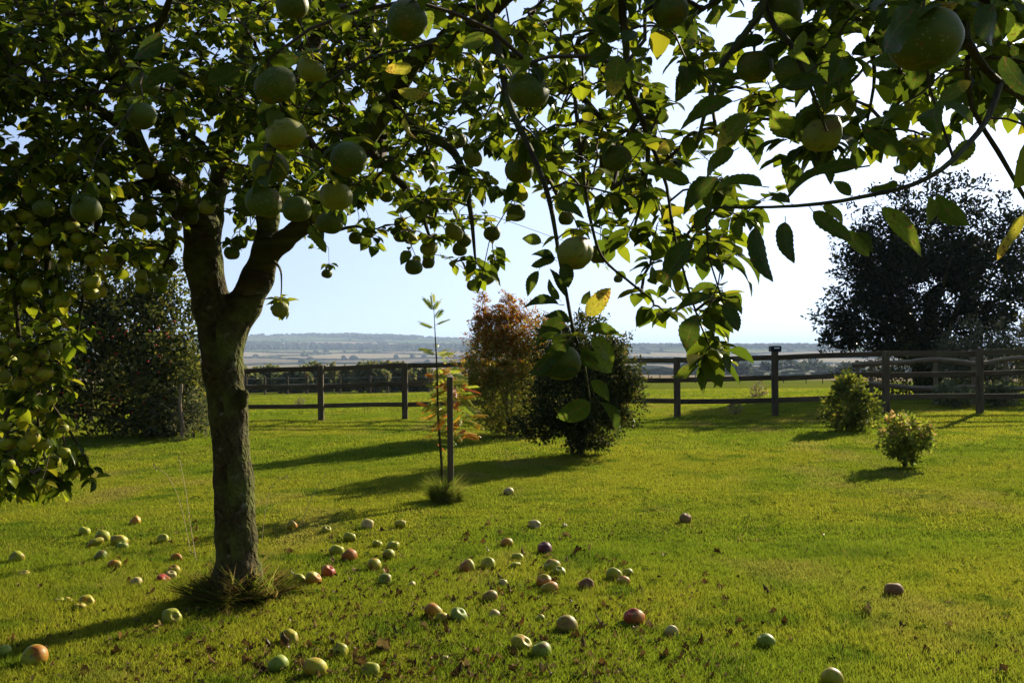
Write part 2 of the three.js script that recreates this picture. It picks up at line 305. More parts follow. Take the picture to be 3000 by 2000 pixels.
{
  // wire fences in the field beyond
  const post = beam(.1, .1, 1.25), mk = (label, list, lab2) => {
    const f = thing('wire_fence', label, 'fence', onGround(list[0][0], 0, list[0][1])); let prev = null;
    for (const [x, d] of list) { const p = onGround(x, 0, d).sub(f.position), m = mesh('post', post, woodMats[1], f); m.position.copy(p).add(V3(0, .5, 0)); m.rotation.x = Math.PI / 2 + .04 * gauss(); if (prev) for (const h of [1.0, .6]) mesh('wire', tube([prev.clone().setY(prev.y + h), p.clone().setY(p.y + h)], [.006, .006], 4), std({ color: col(.3, .3, .3), metalness: .5, roughness: .5 }), f); prev = p; }
  };
  mk('thin wire fence with slim posts in front of the field hedge', [[520, 60], [565, 60.5], [608, 61], [660, 61.5], [705, 62], [781, 62], [850, 62], [890, 62], [935, 61], [985, 60], [1045, 60]]);
  mk('far wire fence on the crest between the dark bush and the evergreen', [[1440, 120], [1490, 124], [1516, 126], [1598, 128], [1648, 130], [1700, 132], [1750, 132], [1800, 130], [1852, 128], [1890, 127], [1935, 126], [1990, 124]]);
}

// ------------------------------------------------------------------ shrubs and background trees
const leafS = [cheapLeaf(.26, .3, .2), cheapLeaf(.22, .4, .35), cheapLeaf(.3, .2, -.1)], leafN = [cheapLeaf(.17, .3, .2), cheapLeaf(.14, .3, .3)];
const shrubMat = thinMat({ transmission: .42, clearcoat: .06 });
const waxMat = thinMat({ transmission: .15, clearcoat: .1, clearcoatRoughness: .2 });
function bush(o) {
  const { name, label, category, group, base, lobes, len, geos = leafS, mat = shrubMat, color, stems = 5, stemR = .02, up = .25, foot = .1 } = o;
  const t = thing(name, label, category, base, group), items = [], tips = [];
  for (const [cx, cy, cz, rx, ry, rz, clumps, per, cr] of lobes) {
    const sd = Math.floor(rr(0, 999));
    for (let k = 0; k < clumps; k++) {
      const v = rdir(), az = Math.atan2(v.z, v.x), bump = .72 + .62 * vn(az * 1.7 + 9, v.y * 2.4 + 4, sd), q = Math.pow(rr(.12, 1), .45) * bump;
      const c = V3(cx + v.x * rx * q, Math.max(foot, cy + v.y * ry * q), cz + v.z * rz * q), out = V3(v.x, v.y * .7, v.z), tint = 1 + gauss() * .18; tips.push(c);
      for (let i = 0; i < per; i++) {
        const p = c.clone().add(V3(gauss() * cr, gauss() * cr * .9, gauss() * cr)); if (p.y < .02) continue;
        const dir = out.clone().multiplyScalar(.7).add(rdir().multiplyScalar(.9)).add(V3(0, up, 0)), cc = color(p, q);
        items.push({ m: leafMatrix(p, dir, rdir().add(V3(0, .9, 0)), len * rr(.6, 1.25)), c: vary(cc.map(x => x * tint), .2, .1) });
      }
    }
  }
  scatter('foliage', geos, mat, items, t);
  for (let k = 0; k < stems; k++) { const e = tips[Math.floor(rnd() * tips.length)], s = V3(gauss() * stemR * 3, -.05, gauss() * stemR * 3); mesh('stem', tube([s, V3(lerp(s.x, e.x, .25), e.y * .4, lerp(s.z, e.z, .25)), e.clone().multiplyScalar(.97)], [stemR, stemR * .75, stemR * .2], 6, .15, .12), barkMat, t); }
  return t;
}
const pick = (...c) => { const r = rnd() * c.length; return c[Math.floor(r)]; };
// hedge-like shrub behind the apple tree, left
const shrubs = G(380, 1003);
bush({ name: 'mixed_shrub', label: 'large dense dark shrub with red berries behind the apple trunk', category: 'shrub', base: shrubs, len: .1,
  lobes: [[-.5, 1.3, -.6, 1.3, 1.5, 1, 380, 28, .16], [-1.9, 1.5, -.4, 1.4, 1.8, 1, 380, 26, .17], [.05, .85, 0, .7, 1.0, .6, 170, 26, .12], [-1.2, 2.7, -.8, 1.2, 1.1, .8, 220, 24, .16], [-3.4, 1.7, -.4, 1.3, 1.9, 1, 300, 24, .18]],
  color: () => pick([.04, .052, .008], [.055, .068, .009], [.085, .09, .013], [.19, .175, .03], [.14, .14, .02], [.03, .04, .007]), stems: 7, stemR: .03, foot: .12 });
{
  const t = scene.children[scene.children.length - 1], red = std({ color: col(.42, .025, .02), roughness: .3 }), geo = new THREE.SphereGeometry(.018, 8, 6);
  for (let k = 0; k < 46; k++) { const m = mesh('berry', geo, red, t); m.position.set(rr(-1.8, .3), rr(.4, 2.1), rr(.25, .75)); }
  bush({ name: 'tall_shrub', label: 'tall pale green shrub rising behind the dark berry shrub at the left edge', category: 'shrub', base: onGround(110, 0, 19), len: .09,
    lobes: [[0, 2.4, 0, .95, 2.3, .9, 190, 22, .15], [.55, 3.1, 0, .5, 1.4, .5, 70, 20, .12], [-1.2, 1.6, .3, .9, 1.6, .8, 90, 20, .15]], geos: leafN, color: () => pick([.11, .135, .025], [.14, .155, .035], [.08, .10, .018]), stems: 4, stemR: .04 });
  bush({ name: 'low_shrub', label: 'low dark leafy shrub at the foot of the berry shrub beside the wooden fence', category: 'shrub', base: onGround(440, 0, 17.5), len: .07,
    lobes: [[0, .5, 0, .55, .6, .5, 70, 22, .11]], color: () => pick([.06, .08, .025], [.10, .11, .04], [.14, .13, .05]), stems: 4 });
  const b = G(416, 1012), post = thing('garden_stake', 'short crooked grey stake at the edge of the berry shrub', 'stake', b);
  mesh('shaft', tube([V3(0, -.2, 0), V3(.02, .3, 0), V3(-.02, .6, .01), V3(0, .98, 0)], [.035, .033, .03, .028], 8, .2, .06), greyWood, post);
}
// the apple's neighbours in the middle of the lawn
bush({ name: 'autumn_bush', label: 'upright bush with russet red crown and yellow-green lower leaves', category: 'bush', base: G(1168, 1000), len: .062,
  lobes: [[.0, .74, 0, .8, .76, .68, 560, 26, .09], [-.1, 1.25, 0, .74, .6, .6, 400, 26, .085], [-.25, 1.72, 0, .38, .42, .34, 150, 26, .075], [.25, 1.72, 0, .48, .45, .4, 170, 26, .08], [-.42, 2.02, 0, .12, .34, .12, 36, 24, .05], [-.02, 2.1, 0, .2, .28, .18, 50, 24, .055]], geos: leafN, mat: thinMat({ transmission: .5 }),
  color: p => { const t = clamp((p.y - .85) / 1.1 + gauss() * .42); return rnd() < t ? pick([.27, .075, .008], [.33, .14, .010], [.21, .075, .008], [.32, .22, .012]) : pick([.24, .23, .022], [.16, .18, .018], [.32, .25, .028], [.10, .125, .014]); }, stems: 7, stemR: .018 });
bush({ name: 'round_bush', label: 'broad dark green bush with narrow foot in front of the russet bush', category: 'bush', base: G(1330, 1046), len: .05,
  lobes: [[0, .82, 0, .68, .6, .62, 560, 28, .085], [-.05, 1.35, 0, .58, .52, .5, 320, 26, .085], [.45, .95, .05, .38, .65, .4, 220, 26, .08], [-.5, .42, .1, .42, .18, .3, 100, 22, .07], [.05, .35, 0, .34, .35, .3, 120, 24, .07]],
  color: () => rnd() < .22 ? pick([.12, .10, .018], [.08, .082, .014], [.14, .10, .02]) : pick([.026, .038, .007], [.036, .05, .009], [.05, .058, .01]), stems: 7, stemR: .022 });
bush({ name: 'rounded_shrub', label: 'rounded leafy green shrub on the lawn near the right-hand fence post', category: 'shrub', base: G(1950, 990), len: .075,
  lobes: [[0, .4, 0, .4, .38, .38, 150, 20, .07], [.02, .7, 0, .2, .2, .2, 40, 18, .06]], color: () => pick([.11, .14, .012], [.16, .175, .014], [.075, .10, .009], [.21, .2, .022]), stems: 6, stemR: .012 });
bush({ name: 'yellow_shrub', label: 'small yellow-tipped shrub standing alone on the right of the lawn', category: 'shrub', base: G(2078, 1072), len: .058, mat: thinMat({ transmission: .45 }),
  lobes: [[0, .36, 0, .28, .22, .26, 130, 15, .045], [0, .15, 0, .15, .15, .14, 45, 12, .04]], color: p => p.y > .36 && rnd() < .6 ? pick([.36, .32, .035], [.40, .24, .08], [.28, .30, .03]) : pick([.19, .235, .02], [.25, .26, .022], [.13, .17, .016]), stems: 9, stemR: .008 });
// evergreen beyond the fence
const EV = onGround(2135, 0, 27);
bush({ name: 'evergreen_tree', label: 'big dark evergreen tree with ragged outline behind the fence', category: 'tree', base: EV, len: .12, geos: leafS, mat: waxMat,
  lobes: [[0, 2.7, 0, 2.6, 2.0, 2.2, 720, 30, .2], [.2, 4.3, 0, 2.2, 1.55, 1.7, 400, 28, .19], [-1.7, 2.1, .2, 1.3, 1.1, 1.1, 180, 26, .2], [1.8, 3.2, 0, 1.6, 1.7, 1.3, 220, 26, .19], [-2.6, 1.55, .2, .65, .3, .4, 32, 24, .14], [-1.4, 3.8, 0, 1.1, 1.1, .9, 130, 26, .2]],
  color: () => pick([.018, .026, .008], [.024, .034, .01], [.014, .02, .007], [.036, .04, .015]), stems: 12, stemR: .13, foot: 1.3 });
{
  const t = scene.children[scene.children.length - 1]; mesh('trunk', tube([V3(0, -.2, 0), V3(.05, 1.2, 0), V3(0, 2.8, 0)], [.3, .24, .15], 10, .15, .2), barkMat, t);
  bush({ name: 'grey_shrub', label: 'silvery olive shrub behind the fence below the evergreen', category: 'shrub', base: onGround(2290, 0, 23), len: .085, geos: leafN,
    lobes: [[0, 1.05, 0, 1.15, .8, .8, 230, 24, .13], [.9, 1.1, 0, .9, .85, .7, 130, 24, .13], [-.75, .95, -.1, .7, .7, .6, 110, 22, .13]], color: () => pick([.12, .125, .05], [.17, .16, .06], [.085, .09, .04], [.06, .065, .03]), stems: 5, stemR: .03 });
  bush({ name: 'autumn_tree', label: 'orange-leaved tree at the right edge behind the fence', category: 'tree', base: onGround(2440, 0, 22.5), len: .1,
    lobes: [[0, 1.7, 0, .75, 1.0, .7, 130, 22, .14]], color: () => pick([.36, .16, .03], [.30, .22, .04], [.14, .14, .03]), stems: 4, stemR: .04, foot: .5 });
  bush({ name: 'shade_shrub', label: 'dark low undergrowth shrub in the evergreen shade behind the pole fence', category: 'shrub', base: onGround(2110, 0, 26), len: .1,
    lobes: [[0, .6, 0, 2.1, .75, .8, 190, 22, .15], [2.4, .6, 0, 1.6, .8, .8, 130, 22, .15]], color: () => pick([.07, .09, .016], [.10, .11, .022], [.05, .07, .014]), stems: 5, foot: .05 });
  for (const [x, d, r, lab] of [[2190, 20.1, .42, 'leafy pale weed clump between the two fences, beneath the silvery shrub'], [2300, 19.8, .3, 'smaller leafy weed clump near the right edge between the two fences']])
    bush({ name: 'weed_clump', label: lab, category: 'weed', group: 'weeds along the fence', base: onGround(x, 0, d), len: .11, lobes: [[0, .22, 0, r, .26, r, 46, 14, .08]], color: () => pick([.12, .14, .05], [.17, .17, .07], [.08, .10, .03]), stems: 5, stemR: .006, foot: .03 });
  for (const [x, y, s, lab] of [[1744, 915, 1, 'dry brown weed tuft just beyond the fence by the capped post'], [1690, 952, .7, 'small dry weed tuft on the near side of the lower rail'], [2105, 966, .0, ''], [690, 935, .7, 'dry seeding weed beside the second fence post from the apple trunk'], [1090, 958, .5, 'little weed tuft at the fence foot left of the russet bush']]) if (s)
    bush({ name: 'weed_tuft', label: lab, category: 'weed', group: 'weeds along the fence', base: G(x, y), len: .09 * s, geos: leafN, lobes: [[0, .2 * s, 0, .2 * s, .22 * s, .2 * s, 26, 10, .06 * s]], color: () => pick([.20, .15, .07], [.14, .13, .05], [.26, .20, .10]), stems: 7, stemR: .005, foot: .02 });
}
// bushes of the field hedge and trees of the valley
const far = cheapLeaf(.45, .3, .2);
[[555, 1.5], [615, 1.7], [672, 1.6], [728, 1.9], [790, 1.75], [845, 1.85], [900, 1.95], [955, 1.6], [1150, 1.4], [500, 1.6]].forEach(([x, h], i) =>
  bush({ name: 'hedge_bush', label: ['olive', 'dull', 'dark', 'tall', 'broad', 'round', 'full', 'end', 'hidden', 'near-trunk'][i] + ' green field hedge bush, ' + ['first right of the apple trunk', 'second right of the apple trunk', 'third right of the apple trunk', 'seen just left of a fence post', 'just right of the second fence post', 'mid bay between two fence posts', 'just left of the third fence post', 'last in the row near the sapling', 'behind the russet bush', 'behind the apple trunk'][i], category: 'bush', group: 'bushes of the field hedge', base: onGround(x, 0, 67 + 2 * Math.sin(i * 2.1)), len: .22, geos: [far],
    lobes: [[0, h * .5, 0, 1.15, h * .48, .9, 150, 20, .17], [.6, h * .5, 0, .8, h * .4, .6, 80, 18, .16]], color: () => pick([.10, .125, .035], [.13, .15, .04], [.16, .165, .05], [.17, .14, .045]), stems: 3, stemR: .05, foot: .05 }));
for (const [x, d, w, h, lab] of [[1697, 420, 6.5, 5.6, 'small rounded far tree clump left of the capped fence post'], [1812, 460, 8, 7.4, 'taller part of the far grove right of the capped fence post'], [1868, 470, 8.5, 6.8, 'sloping right end of the far grove beyond the fence'], [1950, 400, 6, 5.2, 'far tree clump close to the evergreen tree edge'], [1760, 440, 2.2, 5.2, 'single thin far tree beside the capped fence post'], [1640, 520, 5, 4, 'faint low far tree clump under the hanging apple spray']])
  bush({ name: 'valley_tree', label: lab, category: 'tree', group: 'trees in the valley', base: onGround(x, 0, d), len: 1.0, geos: [far], lobes: [[0, h * .52, 0, w, h * .5, w * .7, 110, 14, .8]], color: () => pick([.03, .045, .018], [.045, .06, .022], [.06, .065, .03]), stems: 3, stemR: .25, foot: .3 });
{
  // hedgerows and woods on the far slopes
  const blob = mergeGeometries([0, 1, 2].map(k => { const g = new THREE.IcosahedronGeometry(.5, 1); const p = g.attributes.position; for (let i = 0; i < p.count; i++) { const s = .75 + .5 * hash2(Math.round(p.getX(i) * 50), Math.round(p.getY(i) * 50), Math.round(p.getZ(i) * 50) + k); p.setXYZ(i, p.getX(i) * s + [0, .4, -.35][k], p.getY(i) * s + .42 + [.1, -.08, -.02][k], p.getZ(i) * s + [0, .15, -.2][k]); } g.computeVertexNormals(); return g; }));
  const hedge = [], wood = [], put = (arr, x, z, w, h) => arr.push({ m: new THREE.Matrix4().makeRotationY(rr(0, 6.28)).scale(V3(w, h, w)).setPosition(x, ground(x, z) - .3, z), c: vary(pick([.03, .042, .016], [.045, .055, .02], [.06, .06, .025]), .25, .1) });
  for (let k = 0; k < 330000; k++) {
    const d = Math.pow(rnd(), .6) * 3900 + 260, az = rr(-.56, .56), x = Math.sin(az) * d, z = -Math.cos(az) * d; if (d < 1000 && az < .1) continue; const c = cell(x, z);
    if (isWood(c, d)) { if (rnd() < .09) { const h = rr(7, 13); put(wood, x, z, h * .9, h); } }
    else if (c.edge < 6) { const t = rnd() < .035, h = t ? rr(6, 9) : rr(2, 3.6); if (t) put(wood, x, z, h, h); else { const gx = cell(x + 2, z).edge - c.edge, gz = cell(x, z + 2).edge - c.edge; hedge.push({ m: new THREE.Matrix4().makeRotationY(Math.atan2(gx, gz)).scale(V3(rr(14, 26), h, 3)).setPosition(x, ground(x, z) - .3, z), c: vary([.04, .05, .018], .2, .1) }); } }
    else if (d > 1500 && rnd() < .0003) { const h = rr(6, 11); put(wood, x, z, h, h); }
  }
  for (let k = 0; k < 900; k++) { const az = rr(-.56, .56), d = rr(3700, 3960), x = Math.sin(az) * d, z = -Math.cos(az) * d; if (vn(az * 26, 2, 71) < .38) continue; const h = rr(5, 11); put(wood, x, z, h * 1.2, h); }
  scatter('hedgerow_foliage', [blob], std({ roughness: 1 }), hedge, null, 'dark hedgerows dividing the distant valley fields', 'hedgerow');
  scatter('hill_woods', [blob], std({ roughness: 1 }), wood, null, 'blue-hazed woods along the distant ridge and slopes', 'woodland');
}

// ------------------------------------------------------------------ staked rowan sapling
{
  const b = G(1012, 1148), s = b.z / -FV, t = thing('rowan_sapling', 'slender young rowan with orange-red and green feathery leaves', 'sapling', b);
  const L = (x, y, dz = 0) => P(x, y, -b.z + dz).sub(b);
  const stem = [[1018, 1150], [1014, 1060], [1006, 950], [1004, 860], [1000, 780], [996, 702]].map(([x, y]) => L(x, y));
  mesh('stem', tube(stem, [.016, .014, .012, .009, .006, .002], 7, .1, .06), barkMat, t);
  const curve = new THREE.CatmullRomCurve3(stem), leaflet = cheapLeaf(.17, .25, .25);
  function frond(n, len) { const gs = [tube([V3(0, 0, 0), V3(0, len * .5, -.01 * len), V3(0, len, -.12 * len)], [.0016, .0013, .0006], 4)]; for (let i = 0; i <= n; i++) for (const sd of i === n ? [0] : [-1, 1]) { const u = .22 + .78 * i / n, g = leaflet.clone(); g.applyMatrix4(leafMatrix(V3(0, len * u, -.12 * len * u * u), V3(sd, sd ? .5 : 1, -.15), V3(0, -.2, 1), len * .3 * (1 - .3 * Math.abs(u - .55)))); gs.push(g); } return mergeGeometries(gs); }
  const fr = [frond(8, .19), frond(9, .22), frond(7, .16)];
  const mats = [[.17, .23, .02], [.30, .32, .025], [.46, .26, .015], [.44, .15, .012], [.30, .06, .012]].map(c => thinMat({ color: col(...c), transmission: .5 }));
  const add = (p, d, k, q, sc) => { const m = mesh('leaf', fr[q % 3], mats[k], t); m.applyMatrix4(leafMatrix(p, d, V3(rr(-.5, .5), .8, rr(-.2, .8)), sc)); };
  for (let i = 0; i < 13; i++) { const u = rr(.86, 1), a = i * 2.4; add(curve.getPoint(u), V3(Math.cos(a), lerp(.1, 1.4, (u - .8) * 5), Math.sin(a)), i % 3 ? 0 : 1, i, rr(.6, .85)); }
  for (let i = 0; i < 5; i++) { const a = i * 2.4; add(curve.getPoint(rr(.66, .78)), V3(Math.cos(a), .3, Math.sin(a)), 1, i, rr(.6, .9)); }
  for (let i = 0; i < 130; i++) { const u = rr(.3, .66), a = i * 2.4 + .4, p = curve.getPoint(u), k = rnd() < .5 ? pick(2, 3, 4, 2) : pick(0, 1, 1); p.add(V3(rr(-.06, .26), rr(-.08, .05), rr(-.3, -.02))); add(p, V3(Math.cos(a), rr(-.6, .5), Math.sin(a)), k, i, rr(.55, 1.0)); }
  const st = thing('wooden_stake', 'square wooden stake beside the rowan sapling', 'stake', G(1034, 1153)), sb = beam(.056, .05, 1.5, .003);
  const m = mesh('shaft', sb, woodMats[0], st); m.rotation.x = -Math.PI / 2; m.position.y = 1.18 - .75;
  const cap = mesh('top_face', beam(.047, .042, .006, 0), std({ color: col(.2, .17, .11) }), st); cap.rotation.x = -Math.PI / 2; cap.position.y = 1.184;
}
function longGrass(name, label, base, n, rad, h, colors, w = .0028) {
  const t = thing(name, label, 'grass tuft', base), geos = [tuft(3, .012, 1, .016, .5), tuft(3, .012, 1, .014, .9), tuft(2, .012, 1, .013, 1.4)], items = [];
  for (let i = 0; i < n; i++) { const a = rr(0, 6.283), r = rad * Math.sqrt(rr(.05, 1)), hh = h * rr(.25, 1.1) * (1 - .55 * r / rad), x = Math.cos(a) * r, z = Math.sin(a) * r, m = new THREE.Matrix4().makeRotationFromEuler(new THREE.Euler(z / rad * .3 + gauss() * .36, a, -x / rad * .3 + gauss() * .36)); m.scale(V3(w / .014, hh, w / .014)).setPosition(x, ground(base.x + x, base.z + z) - base.y - .01, z); items.push({ m, c: vary(pick(...colors), .25, .1) }); }
  scatter('blades', geos, grassMat, items, t); return t;
}
longGrass('grass_tuft', 'clump of long unmown grass around the sapling and its stake', G(1022, 1152), 1700, .11, .36, [[.13, .17, .012], [.10, .14, .010], [.16, .18, .014], [.20, .18, .035]], .0036);
longGrass('dry_grass_tuft', 'scruffy half-dead long grass around the foot of the apple tree', G(548, 1374), 2300, .22, .3, [[.17, .12, .03], [.24, .17, .05], [.11, .15, .010], [.12, .16, .010], [.14, .14, .018], [.10, .06, .018]], .0045);
longGrass('grass_tuft', 'small grass clump at the foot of the crooked grey stake', G(410, 1014), 260, .12, .2, [[.10, .13, .025], [.16, .15, .045]]);
{
  const stalkMat = std({ color: col(.33, .25, .13) }), stalk = (label, pts, r, heads) => {
    const b = G(pts[0][0], pts[0][1]), t = thing('grass_stalk', label, 'grass stalk', b, 'dry grass stalks by the trunk'), q = pts.map(([x, y, dd = 0]) => P(x, y, -b.z + dd).sub(b)); q[0].y = -.02;
    mesh('stem', tube(q, q.map((_, i) => r * (1 - .6 * i / q.length)), 5, 0, .05), stalkMat, t);
    for (let k = 0; k < heads; k++) { const e = q[q.length - 1].clone().lerp(q[q.length - 2], rr(0, .5)).add(V3(gauss() * .012, gauss() * .012, gauss() * .012)); const m = mesh('seed_head', leafN[0], stalkMat, t); m.applyMatrix4(leafMatrix(e, rdir().add(V3(0, .8, 0)), rdir(), .022)); }
  };
  stalk('tall thin dry grass stalk left of the trunk', [[452, 1290], [438, 1210], [425, 1120], [412, 1055]], .0028, 10);
  stalk('bent pale grass stalk arching left of the trunk', [[440, 1275], [422, 1190], [405, 1130], [378, 1085], [352, 1072]], .002, 12);
  stalk('rust-brown dry stem leaning across the front of the trunk', [[500, 1345], [520, 1250], [540, 1160], [556, 1112]].map(([x, y]) => [x, y, -.32]), .003, 0);
  stalk('second dry stem crossing the front of the trunk', [[528, 1350], [536, 1260], [552, 1170], [566, 1125]].map(([x, y]) => [x, y, -.33]), .003, 0);
  stalk('fine dry grass stalk rising to the right of the trunk', [[690, 1205], [712, 1150], [735, 1110], [750, 1085]], .0028, 0);
  stalk('wispy seeding stalk right of the trunk above the red apple', [[600, 1250], [610, 1170], [628, 1110], [660, 1095]], .0018, 10);
}

// ------------------------------------------------------------------ apples
const appleGeo = (() => {
  const pts = [], N = 22;
  for (let i = 0; i <= N; i++) { const a = Math.PI * i / N, s = Math.sin(a), c = Math.cos(a); let r = .5 * Math.pow(s, .93) * (1 + .05 * c), y = .465 * c; if (i > N * .72) { } const top = Math.exp(-Math.pow((Math.PI - a) / .36, 2)), bot = Math.exp(-Math.pow(a / .3, 2)); y += .0; pts.push(new THREE.Vector2(Math.max(1e-4, r), -(y) - .15 * top + .08 * bot)); }
  const g = new THREE.LatheGeometry(pts, 26), p = g.attributes.position;
  for (let i = 0; i < p.count; i++) { const x = p.getX(i), y = p.getY(i), z = p.getZ(i), a = Math.atan2(z, x), k = 1 + .022 * Math.cos(5 * a + .6) * (y < 0 ? 1 : .5) + .025 * Math.cos(a * 2 + 1); p.setXYZ(i, x * k, y, z * k); }
  g.computeVertexNormals(); return g;                     // width 1, stalk end up
})();
const appleGeos = [0, 1, 2, 3].map(q => { const g = appleGeo.clone(), p = g.attributes.position; for (let i = 0; i < p.count; i++) { const x = p.getX(i), y = p.getY(i), z = p.getZ(i), k = 1 + .16 * (fbm(x * 1.3 + q * 7 + 5, z * 1.3 + y + 5, q, 2) - .5) + .05 * Math.cos((q + 3) * Math.atan2(z, x)) * q / 3; p.setXYZ(i, x * k + y * .06 * q, y * (1 + .12 * x * (q - 1)), z * k); } g.computeVertexNormals(); return g; });
function appleTex(base, other, blush, amount, sd) {
  return tex(192, 96, (u, v) => {
    const n = fbm(u * 6, v * 5, sd, 4, 6), st = fbm(u * 60, v * 3, sd + 3, 2, 60), dot = hash2(Math.floor(u * 96), Math.floor(v * 60), sd) < .035 ? 1 : 0, side = .5 + .5 * Math.cos(u * 6.283 + 1);
    let c = mix3(base, other, clamp(n * 1.8 - .4)); c = mix3(c, blush, clamp((side * 1.15 + n * .9 - 1.5 + amount) * 1.7 + (st - .5) * .5) * .9); if (dot) c = mix3(c, [.34, .33, .12], .3); if (v > .96) c = mix3(c, [.16, .12, .05], .7); if (v < .04) c = mix3(c, [.09, .06, .03], .8);
    const sp = fbm(u * 22, v * 14, sd + 8, 2, 22); if (sp > .78) c = mix3(c, [.12, .06, .015], .7); const br = fbm(u * 4, v * 3, sd + 20, 3, 4); if (br > .68) c = mix3(c, [.16, .08, .02], clamp((br - .68) * 14) * .75); return c;
  });
}
const AG = [.13, .18, .007], AY = [.26, .235, .008], AO = [.35, .13, .008], AR = [.26, .026, .008], AP = [.34, .28, .04];
const appleMats = {
  unripe: appleTex([.055, .074, .004], [.085, .098, .005], [.15, .09, .008], .1, 11), ripening: appleTex([.15, .16, .012], [.21, .19, .015], [.24, .14, .015], -.05, 12),
  russet: appleTex([.20, .17, .02], [.24, .13, .025], [.15, .07, .02], .1, 13),
  green: appleTex(AG, [.18, .215, .02], AY, -.2, 1), lime: appleTex([.20, .225, .007], AY, AO, -.25, 2), yellow: appleTex(AY, [.31, .25, .012], AO, .15, 3), orange: appleTex([.30, .2, .01], AY, AO, .85, 4),
  blush: appleTex([.22, .21, .008], AY, AR, .35, 5), red: appleTex([.26, .08, .015], AO, AR, .95, 6), dark: appleTex([.12, .03, .02], [.16, .05, .03], [.07, .02, .015], .5, 7), brown: appleTex([.20, .095, .025], [.13, .06, .018], [.26, .17, .035], .2, 8), pale: appleTex(AP, [.4, .31, .11], [.3, .18, .06], .1, 9)
};
for (const k in appleMats) appleMats[k] = new THREE.MeshPhysicalMaterial({ map: appleMats[k], roughness: k === 'brown' ? .7 : .55, specularIntensity: .25, clearcoat: k === 'brown' || k === 'unripe' ? 0 : .05, clearcoatRoughness: .3, side: THREE.DoubleSide });
